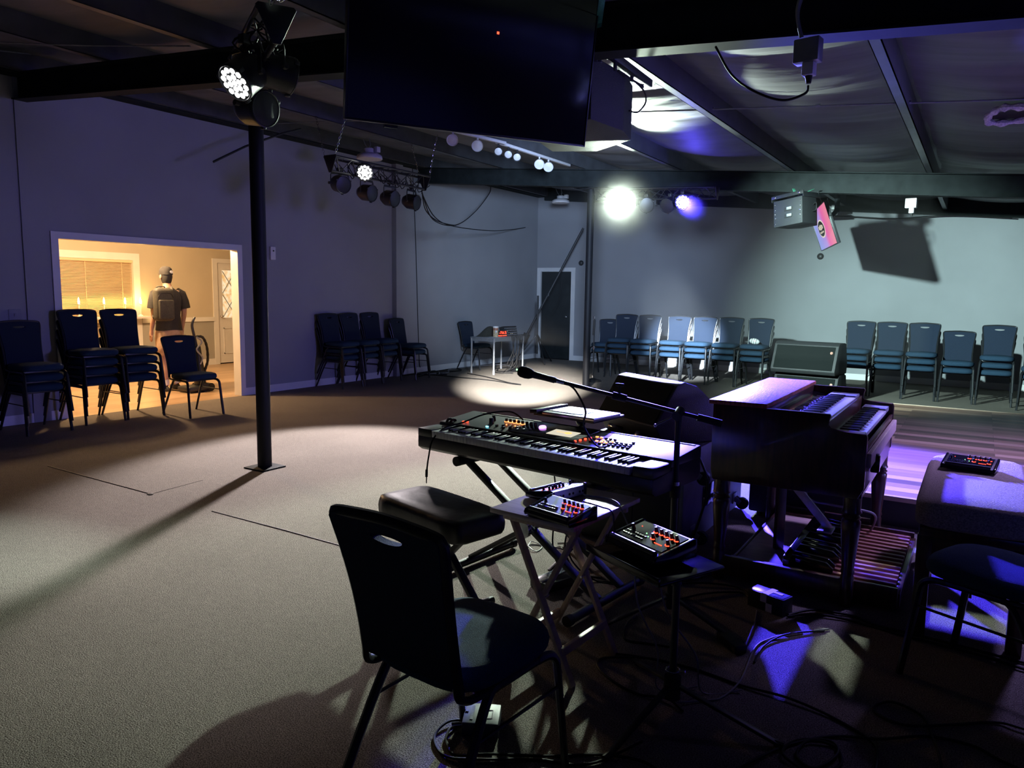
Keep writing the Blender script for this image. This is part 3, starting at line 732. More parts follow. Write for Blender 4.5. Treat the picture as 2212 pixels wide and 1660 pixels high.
# case bottom and sides (profile in y,z)
MB().prism([(0, .655), (.03, .635), (.44, .635), (.46, .66), (.46, .745), (.17, .745), (.17, .722), (.0, .716)], TXk, Lk, .004).out('case', 'blackp', KB)
pan = [(.165, .74), (.165, .765), (.175, .772), (.45, .80), (.462, .79), (.462, .74)]
MB(Mx.Translation((.0, 0, 0))).prism(pan, TXk, Lk, .003).out('control_panel', 'panelk', KB)
pz = lambda y: .772+(y-.175)*.028/.275
pn = V((0, -.1, 1)).normalized()
MB().bb((0, .0, .714), (.105, .17, .758), .004).out('left_block', 'panelk', KB)
MB().bb((1.345, .0, .714), (1.45, .17, .764), .01).out('right_block', 'panelk', KB)
MB().bb((.105, .012, .716), (1.345, .17, .726)).out('key_bed', 'rubber', KB)
w = 1.225/52; x0 = .112
wk = MB().bb((x0+.0006, -.004, .719), (x0+w-.0006, .16, .754), .0015).out('white_key', 'keyw', KB)
bk = MB().bb((x0-.0055, .055, .748), (x0+.0055, .16, .765), .002).out('black_key', 'keyb', KB)
fb = True
for k in range(52):
    if k: part('white_key', wk, KB, Mx.Translation((k*w, 0, 0)))
    n = (k+5) % 7   # first key is A
    if n in (0, 1, 3, 4, 5) and k < 51:
        T = Mx.Translation(((k+1)*w, 0, 0))
        if fb: bk.matrix_basis = T; fb = False
        else: part('black_key', bk, KB, T)
def on(x, y, dz=0): return V((x, y, pz(y)+dz))
yax = V((0, .275, .028)).normalized()
def kp(x, y, dz=0): return frame3(on(x, y, dz), (1, 0, 0), yax)
MB(kp(.70, .30, .0035)).box((0, 0, 0), (.42, .235, .005), .002).out('centre_plate', 'gloss', KB)
MB(kp(.775, .285, .007)).box((0, 0, 0), (.155, .09, .003), .001).out('screen', 'lcd', KB)
b = MB(kp(.80, .292, .009)); b.ell((0, 0, 0), (.022, .017, .0006), 14, 5); b.box((-.045, 0, 0), (.05, .004, .0006)); b.out('screen_picture', 'orange', KB)
b = MB(kp(.615, .32, .004)); b.lathe([(.021, 0), (.019, .010), (.015, .013)], 22); b.out('dial', 'violet', KB)
kn = None
for i in range(8):
    T = kp(.345+i*.029, .345)
    if kn is None: kn = MB(T).lathe([(.009, 0), (.008, .018), (.006, .02)], 12).out('knob', 'blackp', KB); kT = T
    else: part('knob', kn, KB, T @ kT.inverted())
    MB(T).torus((0, 0, .002), .011, .002, (0, 0, 1), 12, 5).out('knob_light', 'orange', KB)
fd = None
for i in range(8):
    T = kp(.36+i*.031, .245)
    if fd is None: fd = MB(T).box((0, 0, .004), (.01, .018, .012), .002).out('fader', 'blackp', KB); fT = T
    else: part('fader', fd, KB, T @ Mx.Translation((0, .02*math.sin(i*2.1), 0)) @ fT.inverted())
    if i % 2: MB(T).box((0, .045, .002), (.006, .006, .004)).out('fader_light', 'orange', KB)
MB(kp(.30, .27)).lathe([(.014, 0), (.012, .03), (.009, .034)], 14).out('master_knob', 'blackp', KB)
MB(kp(.265, .33)).lathe([(.012, 0), (.01, .026), (.008, .03)], 14).out('level_knob', 'blackp', KB)
MB(kp(.325, .205)).box((0, 0, .003), (.016, .008, .006), .001).out('lit_button', 'cyan', KB)
MB(kp(.385, .385)).box((0, 0, .003), (.022, .012, .006), .001).out('scene_button', 'orange', KB)
b = MB(kp(.13, .225)); b.box((0, 0, .002), (.012, .012, .006), .002); b.box((.024, .006, .002), (.012, .012, .006), .002); b.out('octave_buttons', 'red', KB)
for x in (.045, .075): b = MB(); b.torus((x, .2, .765), .022, .008, (1, 0, 0), 16, 6); b.out('wheel', 'rubber', KB)
bt = None; mats = {}
for r in range(4):
    for k in range(9):
        if (r, k) in ((0, 6), (0, 7), (0, 5)): continue
        T = kp(.955+k*.026+r*.006, .315-r*.026+(0.01 if r == 0 else 0))
        lit = (r, k) in ((0, 0), (0, 1), (1, 2), (2, 1), (2, 2), (1, 4), (2, 3))
        m = 'orange' if lit else 'rubber'
        if m not in mats: o = MB(T).box((0, 0, .003), (.016, .009, .006), .0015).out('button', m, KB); mats[m] = (o, T)
        else: part('button', mats[m][0], KB, T @ mats[m][1].inverted())
for i in range(4):
    MB(kp(.905+i*.011, .205+i*.028)).box((0, 0, .004), (.011, .011, .007), .002).out('part_button', 'red', KB)
b = MB(kp(.03+.72, .438, .001)); b.box((0, 0, 0), (1.36, .012, .002)); b.out('rear_lip', 'rubber', KB)
# X stand
t = thing('keyboard_stand', 'black double-braced X stand under the stage keyboard', 'stand', (-2.566, 3.107, 0), kr)
for y in (.12, .33):
    for a, c in (((.27, .59), (1.12, .05)), ((1.12, .59), (.27, .05))):
        yy = y+(.026 if a[0] > 1 else 0)
        MB().bar((a[0], yy, a[1]), (c[0], yy, c[1]), .024, .045, .004, up=(0, 1, 0)).out('brace', 'black', t)
for x in (.27, 1.12):
    MB().tube([(x, .02, .606), (x, .46, .606)], .026, 16).out('support_arm', 'rubber', t)
    MB().tube([(x, -.12, .03), (x, .5, .03)], .022, 12).out('foot_bar', 'black', t)
    for y in (-.13, .5): MB().tube([(x, y-.012, .03), (x, y+.022, .03)], .026, 12).out('end_cap', 'rubber', t)
b = MB(); b.cyl((.695, .06, .32), (.695, .44, .32), .012); b.cyl((.695, .05, .32), (.695, .075, .32), .05, n=18); b.out('lock_disc', 'chrome', t)
# keyboard bench
t = thing('keyboard_bench', 'black padded keyboard bench with creased vinyl seat on X legs', 'bench', (-2.13, 2.74, 0), -15)
b = MB(); rings = []
for sc, z in ((.96, .395), (1, .405), (1.01, .44), (1, .468), (.96, .488), (.85, .497), (.5, .50)):
    r = []
    for i in range(64):
        a = 2*PI*i/64; ca, sa = math.cos(a), math.sin(a)
        x = math.copysign(abs(ca)**.3, ca)*.33; y = math.copysign(abs(sa)**.3, sa)*.165
        wv = .006*math.sin(a*9)*(1 if z < .45 else .3)
        cre = -.012*math.exp(-((abs(x)-.13)/.03)**2)*max(0, 1-abs(y)/.17) if z > .48 else 0
        r.append((x*(1-(1-sc)*.55)+wv*ca, y*(1-(1-sc)*1.0)+wv*sa, z+(wv*.8 if z < .41 else 0)+cre))
    rings.append(r)
b.loft(rings); b.out('seat_pad', 'vinyl', t, smooth=60)
for y in (-.07, .07):
    MB().bar((-.19, y, .39), (.20, y, .03), .022, .04, .003, up=(0, 1, 0)).out('brace', 'black', t)
    MB().bar((.19, y-.024, .39), (-.20, y-.024, .03), .022, .04, .003, up=(0, 1, 0)).out('brace', 'black', t)
for x in (-.2, .2):
    MB().tube([(x, -.17, .022), (x, .17, .022)], .02, 12).out('foot_bar', 'black', t); MB().bb((x-.02, -.12, .38), (x+.02, .12, .396)).out('seat_support', 'black', t)
T = frame3((.152, -.107, .076), (-.735, 0, .68), (.68, 0, .735)); T = frame3((.115, -.0822, .108), V((.735, 0, -.68)), V((.68, 0, .735)))
text('leg_lettering', 'ONIT', .026, 'lens', t, T, .0004)

# ================================================================ LAPTOP ON HOLDER behind the keyboard
t = thing('laptop_holder', 'dark tilting holder tray on a thin pole behind the stage keyboard', 'stand', (-1.83, 3.62, 0), -8)
MB().cyl((0, 0, .03), (0, 0, .79), .013).out('pole', 'black', t)
b = MB(); b.ell((0, 0, .80), (.028, .028, .028)); b.torus((0, 0, .80), .034, .006, (.3, 1, 0)); b.out('ball_head', 'gloss', t)
MB().box((-.0, -.02, .838), (.40, .30, .014), .003).out('holder_tray', 'blackp', t)
for a in (30, 150, 270): MB().bar((0, 0, .10), (.26*math.cos(R(a)), .26*math.sin(R(a)), .012), .02, .012).out('leg', 'black', t)
t = thing('laptop', 'silver laptop lying open flat on the holder behind the keyboard', 'laptop', (-1.825, 3.56, .846), -8)
MB().box((.03, .0, .008), (.34, .26, .016), .005).out('base', 'alu', t)
b = MB(); b.box((-.02, .01, .0165), (.22, .20, .002), .0005); b.out('key_area', 'lens', t)
b = MB()
for r in range(7):
    for k in range(13): b.box((-.118+k*.0165, -.075+r*.028, .0185), (.013, .022, .002))
b.out('keys', 'grey', t)
MB(Mx.Translation((-.16, 0, .004)) @ Mx.Rotation(R(-6), 4, 'Y')).box((-.02, -.01, .012), (.05, .29, .022), .003).out('hinge', 'blackp', t)

# ================================================================ BOOM MICROPHONE STAND
t = thing('microphone_stand', 'black boom microphone stand to the right of the stage keyboard', 'stand', (-1.1, 3.13, 0))
MB().cyl((0, 0, .12), (0, 0, .64), .016, n=16).out('lower_pole', 'black', t)
MB().cyl((0, 0, .62), (0, 0, .965), .013, n=16).out('upper_pole', 'black', t)
b = MB(); b.cyl((0, 0, .60), (0, 0, .655), .023, n=16); b.out('clutch', 'rubber', t)
b = MB(); b.cyl((0, 0, .655), (0, 0, .672), .02); b.tube([(-.02, 0, .628), (-.06, -.01, .622), (-.085, -.01, .624)], .004, 8, 4); b.out('clutch_lever', 'chrome', t)
b = MB(); b.cyl((0, 0, .08), (0, 0, .15), .024, n=16); b.out('hub', 'black', t)
for a in (222, 355, 105): 
    c, s = math.cos(R(a)), math.sin(R(a)); MB().bar((c*.02, s*.02, .13), (c*.31, s*.31, .014), .02, .012).out('leg', 'black', t); MB().tube([(c*.3, s*.3, .014), (c*.35, s*.35, .011)], .011, 8).out('foot', 'rubber', t)
d = V((-.63, -.28, .157)); P0 = V((0, 0, .985))
MB().tube([P0-d*.27, P0+d*.86], .009, 10).out('boom_arm', 'black', t)
MB().tube([P0-d*.27, P0-d*.12], .016, 12).out('counterweight', 'rubber', t)
b = MB(); b.cyl((0, -.025, .97), (0, .025, .99), .022, n=16); b.cyl((0, 0, .945), (0, 0, .985), .016); b.out('boom_joint', 'black', t)
b = MB(); b.tube([(-.02, -.03, .965), (-.07, -.05, .935), (-.085, -.055, .925)], .004, 8); b.ell((-.085, -.055, .925), (.008, .008, .008)); b.out('boom_lever', 'chrome', t)
q = P0+d*.38
b = MB(); b.tube([q-d*.045, q+d*.045], .017, 12); b.cyl(q, q+V((0, .0, .05)), .006); b.box(q+V((0, 0, .055)), (.04, .012, .014), .004); b.out('boom_knob', 'rubber', t)
b = MB(); b.tube([P0+d*.80, P0+d*.90], .014, 10); b.out('clip', 'rubber', t)
t2 = thing('microphone', 'dark stage microphone clipped at the tip of the boom arm', 'microphone', P0+d*.86+V((-1.1, 3.13, 0)))
u = d.normalized()
b = MB(); b.tube([-u*.05, u*.0, u*.07], lambda s: .011+.006*s, 14); b.out('handle', 'blackp', t2)
b = MB(); b.lathe([(.017, .06), (.024, .075), (.027, .095), (.025, .118), (.017, .13), (.003, .134)], 18, (0, 0, 0), u); b.out('grille_head', 'grille', t2)
b = MB(); b.tube([-u*.085, -u*.045], .010, 10); b.out('plug', 'chrome', t2)
M0 = P0+d*.86+V((-1.1, 3.13, 0))-u*.09
b = MB(); b.tube([M0, M0+V((.04, .02, -.03)), M0+V((.09, .03, -.12)), (-1.50, 3.0, .90), (-1.475, 3.08, .80), (-1.47, 3.2, .775), (-1.50, 3.5, .76), (-1.50, 3.6, .6), (-1.5, 3.62, .1), (-1.45, 3.7, .01)], .0045, 7, 6)
tag(b.out('microphone_cable', 'cord'), 'thin black cable hanging from the boom microphone over the keyboard', 'cable')

t = thing('equipment_case', 'dark equipment case on the floor behind the organ legs', 'case', (-.95, 5.2, 0))  # invented box that keeps stray light off the floor behind the organ
MB().box((0, 0, .26), (.62, .24, .46), .015).out('case', 'tolex', t)
for x in (-.24, .24):
    for y in (-.08, .08): MB().cyl((x, y, 0), (x, y, .04), .02, n=12).out('foot', 'rubber', t)
MB().tube([(-.07, -.125, .30), (-.06, -.145, .30), (.06, -.145, .30), (.07, -.125, .30)], .008, 8).out('handle', 'chrome', t)
# ================================================================ MONITOR WEDGE ON SPEAKER CABINET
C = thing('speaker_cabinet', 'dark speaker cabinet on its side with casters facing the organ', 'speaker', (-1.75, 4.6, 0))
MB().bb((-2.1, 4.0, .02), (-1.38, 5.25, .60), .01).out('box', 'tolex', C, w=True)
b = MB(); b.bb((-1.38, 4.0, .03), (-1.355, 5.24, .60), .003); b.out('base_board', 'blueply', C, w=True)
for y in (4.17, 5.06):
    for z in (.11, .47):
        b = MB(); b.box((-1.35, y, z), (.008, .085, .07), .002); b.bar((-1.348, y-.02, z), (-1.305, y-.02, z-.025), .006, .035); b.bar((-1.348, y+.02, z), (-1.305, y+.02, z-.025), .006, .035); k = b.out('caster', 'grey', C, w=True)
        b = MB(); b.cyl((-1.295, y-.016, z-.03), (-1.295, y+.016, z-.03), .04, n=20); b.out('wheel', 'rubber', k, w=True)
b = MB(); b.box((-1.352, 4.45, .27), (.01, .2, .14), .004); b.out('jack_plate', 'gloss', C, w=True)
def wedge(loc, rz, W, prof, label, mats, logo=None):
    # profile (y,z): grille on the -y side;  width along x
    t = thing('monitor_wedge', label, 'speaker', loc, rz, 'floor monitor wedges')
    T = Mx(((0, 0, 1, -W/2), (1, 0, 0, 0), (0, 1, 0, 0), (0, 0, 0, 1)))
    MB().prism(prof, T, W, .008).out('cabinet', mats, t, smooth=50)
    return t
w = wedge((-1.77, 4.40, .60), -31, .62, [(-.08, 0), (-.155, .12), (.0, .365), (.06, .38), (.16, .35), (.30, .24), (.40, .09), (.40, .0)], 'large black monitor wedge angled on the cabinet behind the keyboard', 'tolex')
g0, g1 = V((0, -.155, .12)), V((0, 0, .365))
f = frame3((g0+g1)/2+V((0, -.845, .535))*.006, (1, 0, 0), g1-g0)
MB(f).box((0, 0, 0), (.585, .275, .008), .003).out('grille', 'grille', w)
b = MB(); b.box((-.15, -.11, .055), (.16, .01, .05), .004, Mx.Rotation(R(-32), 3, 'X')); b.box((.12, -.11, .055), (.1, .01, .07), .004, Mx.Rotation(R(-32), 3, 'X')); b.out('connection_plate', 'gloss', w)
wp = [(-.30, 0), (-.33, .05), (-.19, .40), (-.14, .435), (.10, .435), (.16, .42), (.26, .12), (.24, 0)]
for z, dx, lab in ((0, .02, 'black monitor wedge on the floor under another wedge beside the chair stacks'), (.437, 0, 'black monitor wedge with side handle stacked on top of another wedge by the far wall')):
    w = wedge((-2.02+dx, 11.15, z), -7, .88, wp, lab, 'tolex')
    g0, g1 = V((0, -.33, .05)), V((0, -.19, .40)); n_ = V((0, -.928, .371))
    MB(frame3((g0+g1)/2+n_*.006, (1, 0, 0), g1-g0)).box((0, 0, 0), (.80, .34, .01), .004).out('grille', 'grille', w)
    MB(frame3(g0.lerp(g1, .72)+V((.37, 0, 0))+n_*.014, (1, 0, 0), g1-g0)).lathe([(.022, 0), (.02, .004)], 16).out('badge', 'red', w) if 0 else None
    MB(frame3(g0.lerp(g1, .72)+V((.36, 0, 0))+n_*.013, (1, 0, 0), g1-g0)).lathe([(.02, 0), (.018, .004)], 16).out('badge', 'redwood', w)
    b = MB(); b.box((-.44, -.02, .2), (.012, .16, .10), .004); b.out('side_handle', 'rubber', w)
# ================================================================ STAGE LIGHTING
def truss(name, p0, p1, side, label, cat='truss'):
    p0, p1 = V(p0), V(p1); t = thing(name, label, cat, (p0+p1)/2, 0, 'lighting trusses'); o = (p0+p1)/2
    u = (p1-p0).normalized(); r = V((0, 0, 1)).cross(u).normalized(); L = (p1-p0).length
    cs = [r*side/2+V((0, 0, side*.45)), -r*side/2+V((0, 0, side*.45)), V((0, 0, -side*.45))]
    b = MB()
    for c in cs: b.cyl(p0+c, p1+c, .014, n=10)
    b.out('chord_tubes', 'black', t, w=True)
    b = MB(); n = int(L/.13)
    for k in range(n):
        a, c = p0+u*(k*L/n), p0+u*((k+1)*L/n)
        for i in range(3):
            A, B = cs[i], cs[(i+1) % 3]
            if k % 2: A, B = B, A
            b.cyl(a+A, c+B, .005, n=6)
    b.out('lattice', 'black', t, w=True)
    for q, s in ((p0, -1), (p1, 1)):
        T = frame3(q+u*(.012*s), r, V((0, 0, 1)))
        MB(T).prism([(-side*.60, side*.48), (-side*.52, side*.56), (side*.52, side*.56), (side*.60, side*.48), (side*.12, -side*.56), (-side*.12, -side*.56)], Mx.Translation((0, 0, -.006)), .012, .002).out('end_plate', 'black', t, w=True)
    return t
def chain(p0, p1, label, bunch=0):
    p0, p1 = V(p0), V(p1); u = (p1-p0).normalized(); L = (p1-p0).length; n = int(L/.034); b = MB()
    a = u.orthogonal().normalized(); c = u.cross(a)
    for k in range(n):
        x = a if k % 2 else c; o = p0+u*((k+.5)*L/n)
        b.tube([o+x*(.010*math.cos(q))+u*(.022*math.sin(q)) for q in [2*PI*i/10 for i in range(10)]], .003, 5, closed=True)
    for k in range(bunch):
        o = p0+V((random.uniform(-.03, .03), random.uniform(-.03, .03), random.uniform(-.02, .08))); x = V((random.uniform(-1, 1), random.uniform(-1, 1), random.uniform(-1, 1))).normalized(); y = x.orthogonal().normalized()
        b.tube([o+x*(.010*math.cos(q))+y*(.022*math.sin(q)) for q in [2*PI*i/10 for i in range(10)]], .003, 5, closed=True)
    return tag(b.out('hanging_chain', 'chrome'), label, 'chain', 'truss chains')
PAR = {}
def par(loc, target, label, mode='off', s=1.0, hang=.2, hexa=True):
    loc, target = V(loc), V(target); d = (target-loc).normalized()
    x = d.cross(V((0, 0, 1))).normalized(); z = x.cross(d)
    R3 = Mx((x, d, z)).transposed()
    t = thing('par_light', label, 'stage light', loc, 0, 'par lights', rot=R3)
    if 'h' not in PAR:
        b = MB(); b.lathe([(.098, 0), (.104, .002), (.104, .03), (.1, .035), (.1, .14), (.085, .17), (.06, .21), (.03, .215)], 26, (0, 0, 0), (0, -1, 0)); PAR['h'] = b.out('housing', 'black', t, smooth=50)
        b = MB(); b.torus((0, -.001, 0), .101, .006, (0, 1, 0), 28, 6)
        for k in range(3): b.box((.106*math.cos(k*2.1+.5), -.012, .106*math.sin(k*2.1+.5)), (.022, .03, .022), .003)
        PAR['r'] = b.out('rim', 'frame', t)
        big = MB(); big.lathe([(.0, 0), (.093, 0), (.093, .006)], 24, (0, -.006, 0), (0, -1, 0)); PAR['p'] = big.out('lens_plate', 'gloss', t)
        b = MB()
        for q in [(0, 0)]+[(.036*math.cos(k*PI/3), .036*math.sin(k*PI/3)) for k in range(6)]+[(.072*math.cos(k*PI/6), .072*math.sin(k*PI/6)) for k in range(12)]:
            b.lathe([(.0165, 0), (.0155, .006), (.009, .009)], 12, (q[0], -.004, q[1]), (0, 1, 0))
        m = b.out('led_array', 'lensd', t); PAR['big'] = m
        b = MB()
        for i in range(-4, 5):
            for j in range(-4, 5):
                X, Z = (i+.5*(j % 2))*.02, j*.0173
                if X*X+Z*Z < .0058: b.lathe([(.0072, 0), (.006, .004)], 8, (X, -.005, Z), (0, 1, 0))
        PAR['small'] = b.out('led_array', 'lensd', t)
        proto = [PAR[k] for k in ('h', 'r', 'p', 'big', 'small')]
        for o in proto: o.parent = None
        PAR['protos'] = proto
    for k, nm in (('h', 'housing'), ('r', 'rim'), ('p', 'lens_plate')): part(nm, PAR[k], t)
    a = part('led_array', PAR['small' if mode == 'off' else 'big'], t)
    if mode != 'off':
        me = a.data.copy(); me.materials.clear(); me.materials.append(MT[mode]); a.data = me; a['label'] = 'lit LED lenses'
    else: a['label'] = 'unlit LED lenses'
    if hang:
        w = .122; c = loc-d*.09; T = V((0, 0, hang)); b = MB()
        b.tube([c+x*w, c+x*w+T*.55, c+x*w*.92+T*.68, c-x*w*.92+T*.68, c-x*w+T*.55, c-x*w], .006, 6, r2=.016)
        b.out('yoke', 'black', t, w=True)
        b = MB(); b.cyl(c+T*.68, c+T*.86, .012, n=8); b.box(c+T*.93, (.05, .05, hang*.16+.02), .006); b.out('clamp', 'black', t, w=True)
        for sg in (1, -1): MB().cyl(c+x*w*sg, c+x*(w+.03)*sg, .016, n=8).out('knob', 'rubber', t, w=True)
    return t
def spot(name, loc, target, W, col, ang, blend=.25, size=.06):
    l = bpy.data.lights.new(name, 'SPOT'); l.energy = W; l.color = col; l.spot_size = R(ang); l.spot_blend = blend; l.shadow_soft_size = size
    o = bpy.data.objects.new(name, l); COL.objects.link(o); o.location = loc
    d = V(target)-V(loc); o.rotation_euler = d.to_track_quat('-Z', 'Y').to_euler(); return o
# mid truss on the left
truss('lighting_truss', (-6.62, 6.42, 2.98), (-6.62, 8.15, 2.98), .18, 'black lattice truss hanging in the middle of the left side with five lights')
chain((-6.53, 6.40, 3.08), (-6.32, 6.42, pz_(-6.3)+.1), 'steel chain holding the near end of the mid truss, right strand'); chain((-6.71, 6.40, 3.08), (-6.86, 6.42, pz_(-6.9)), 'steel chain holding the near end of the mid truss, left strand')
chain((-6.53, 8.16, 3.08), (-6.40, 8.16, pz_(-6.4)+.1), 'steel chain holding the far end of the mid truss, right strand'); chain((-6.71, 8.16, 3.08), (-6.86, 8.16, pz_(-6.9)), 'steel chain holding the far end of the mid truss, left strand')
LAMP1 = V((-6.50, 6.86, 2.93)); AIM1 = V((-4.75, 4.6, 0))
par((-6.62, 6.62, 2.76), (-5.55, 6.37, 2.50), 'unlit par light with bright honeycomb lens at the near end of the mid truss', 'off', hang=.18)
par(LAMP1, (-3.0, 3.2, 1.2), 'lit white par light facing forward on the mid truss', 'led', hang=0)
par((-6.62, 7.12, 2.72), (-5.54, 7.20, 2.57), 'unlit olive-black par light directly below the lit lamp of the mid truss', 'off', hang=.22)
par((-6.62, 7.55, 2.70), (-5.54, 7.61, 2.53), 'unlit par light fourth along the mid truss', 'off', hang=.22)
par((-6.62, 8.0, 2.70), (-5.54, 8.20, 2.50), 'unlit silver-edged par light at the far end of the mid truss', 'off', hang=.22)
b = MB(); b.tube([(-6.62, 8.1, 2.86), (-6.9, 8.7, 2.55), (-7.6, 10.2, 2.62), (-8.2, 11.6, 3.0), (-8.5, 12.5, 3.45), (-8.725, 12.9, 3.66)], .008, 6, 8); tag(b.out('slack_cable', 'cord'), 'black cable sagging from the mid truss and rising to the wall top', 'cable', 'slack truss cables')
b = MB(); b.tube([(-6.62, 8.1, 2.84), (-6.95, 8.8, 2.6), (-7.5, 10.0, 2.58), (-8.1, 12.0, 2.68), (-8.6, 13.6, 2.85), (-8.73, 14.3, 2.95)], .008, 6, 8); tag(b.out('slack_cable', 'cord'), 'black cable sagging flat from the mid truss along the blue-grey wall', 'cable', 'slack truss cables')
b = MB(); b.tube([(-6.62, 8.1, 2.88), (-6.8, 8.4, 2.66), (-7.0, 8.9, 2.56), (-7.3, 9.6, 2.57), (-7.6, 10.2, 2.615)], .008, 6, 8)
for k in range(14):
    y = 6.5+k*.12; b.tube([(-6.62+random.uniform(-.08, .08), y, 3.0), (-6.6+random.uniform(-.1, .1), y+.06, 2.86), (-6.62+random.uniform(-.08, .08), y+.14, 2.95)], .006, 5, 4)
tag(b.out('truss_wiring', 'cord'), 'black wiring looped through the lattice of the mid truss', 'cable', 'truss wiring')
# near truss by the post
truss('lighting_truss', (-3.14, 2.68, 2.83), (-3.90, 3.09, 2.80), .17, 'short black truss at the top left seen end-on above the near post')
chain((-3.10, 2.66, 2.94), (-3.08, 2.62, pz_(-3.1)+.1), 'bunched steel chain at the top of the near truss', 14)
chain((-3.3, 2.78, 2.92), (-3.4, 2.85, pz_(-3.4)+.1), 'thin steel chain behind the near truss')
LAMP2 = V((-3.50, 2.70, 2.60)); AIM2 = V((-4.7, 1.55, 0))
par(LAMP2, LAMP2+V((-.015, -.73, -.63)), 'lit white par light with round lenses on the near truss', 'led', hang=.2)
par((-3.64, 3.02, 2.55), (-2.5, 3.10, 2.38), 'unlit honeycomb par light beneath the lit lamp of the near truss', 'off', hang=.24)
par((-3.42, 3.02, 2.70), (-2.9, 4.6, 2.5), 'unlit par light seen from behind on the right of the near truss', 'off', hang=.16)
b = MB()
for k in range(9): 
    o = V((-3.14, 2.68, 2.83)).lerp(V((-3.90, 3.09, 2.8)), k/9+.05); b.tube([o+V((0, 0, .09)), o+V((random.uniform(-.12, .02), random.uniform(-.12, .0), .0)), o+V((.0, .02, -.1))], .006, 5, 5)
tag(b.out('truss_wiring', 'cord'), 'black wiring hanging inside the near truss', 'cable', 'truss wiring')
# far truss before the far beam
truss('lighting_truss', (-5.0, 10.25, 2.98), (-3.2, 10.25, 2.90), .16, 'dark truss below the far beam carrying the brightest and the blue lamps')
LAMP3 = V((-4.60, 10.12, 2.87)); LAMP4 = V((-3.63, 10.12, 2.785))
par(LAMP3, (0, .5, 1.4), 'glaring white par light on the far truss, brightest lamp in the room', 'led', hang=.14)
par((-4.17, 10.15, 2.77), (-2, 5, 1.6), 'unlit par light between the glaring white lamp and the blue lamp', 'off', hang=.14)
par((-3.87, 10.15, 2.75), (-4.5, 6, 1.3), 'unlit par light just left of the blue lamp', 'off', hang=.14)
par(LAMP4, (0, .5, 1.4), 'deep blue lit par light at the right of the far truss', 'ledb', hang=.14)

# ================================================================ TELEVISIONS AND HANGING SPEAKERS
A, B_ = V((-2.764, 2.776, 2.35)), V((-2.033, 3.973, 2.35)); u = (B_-A).normalized(); nn = V((u.y, -u.x, 0))
tl = R(9); up_ = V((0, 0, math.cos(tl)))+nn*math.sin(tl)
def tv(name, A, u, up_, Wd, Hd, label, screen):
    nrm = u.cross(up_).normalized(); t = thing(name, label, 'television', A+u*Wd/2)
    T = frame3(A+u*Wd/2+up_*Hd/2, u, up_)       # z of T = u x up = towards the viewer side
    MB(T).box((0, 0, -.022), (Wd, Hd, .04), .004).out('panel_case', 'blackp', t, w=True)
    MB(T).box((0, -.08, -.06), (Wd*.62, Hd*.6, .05), .01).out('back_cover', 'blackp', t, w=True)
    o = MB().box((0, 0, 0), (Wd-.024, Hd-.024, .002)).out('screen', screen, t); o.matrix_basis = Mx.Translation(-t.location) @ T @ Mx.Translation((0, 0, -.0006))
    b = MB(T)
    for q in (((0, -Hd/2+.004, 0), (Wd, .008, .01)), ((-Wd/2+.004, 0, 0), (.008, Hd, .01)), ((Wd/2-.004, 0, 0), (.008, Hd, .01)), ((0, Hd/2-.004, 0), (Wd, .008, .01))): b.box(*q, .002)
    b.out('bezel', 'frame', t, w=True)
    return t, T
t, T = tv('television', A, u, up_, 1.403, .80, 'large dark television hanging tilted from the near rafter beam', 'gloss')
MB(T).box((.10, .12, .002), (.012, .012, .003)).out('standby_light', 'red', t, w=True)
MB(T).box((-.45, -.40, -.045), (.07, .03, .02)).out('wall_clip', 'rubber', t, w=True)
b = MB(); c0 = A+u*.7-nn*.12
b.bar(c0+V((0, 0, .4)), V((c0.x, c0.y+.2, 2.93)), .06, .06); b.bar(c0+V((0, 0, .4))-u*.3, c0+V((0, 0, .4))+u*.3, .08, .03); b.out('ceiling_mount', 'black', t, w=True)
A2, u2 = V((-2.131, 12.159, 2.2)), V((.487, -1.69, 0)).normalized(); n2 = V((u2.y, -u2.x, 0)); up2 = V((0, 0, math.cos(R(20))))+n2*math.sin(R(20))
t, T = tv('television', A2, u2, up2, 1.74, .58, 'lit television showing a pink and violet picture behind the hanging loudspeaker', 'tvpic')
bd = [c for c in t.children if c.name.startswith('screen')][0]
b = MB(T); b.ell((-.12, .0, .004), (.34, .13, .003), 32, 6); b.out('badge_rim', 'lcd', t, w=True)
b = MB(T); b.ell((-.12, .0, .006), (.31, .11, .003), 32, 6); b.out('badge', 'gloss', t, w=True)
b = MB(T)
for k in range(5): b.box((-.30+k*.09, .02, .0095), (.045, .08-.015*abs(k-2), .002), .002); b.box((-.28+k*.08, -.05, .0095), (.03, .025, .002), .001)
b.out('badge_lettering', 'lcd', t, w=True)
c0 = A2+u2*.72+up2*.4-n2*.1
b = MB(); b.bar(c0, c0+V((.12, .02, .15)), .06, .06); b.bar(c0+V((.12, .02, .12)), V((c0.x+.12, c0.y+.02, pz_(c0.x)+.1)), .05, .05); b.out('ceiling_mount', 'black', t, w=True)
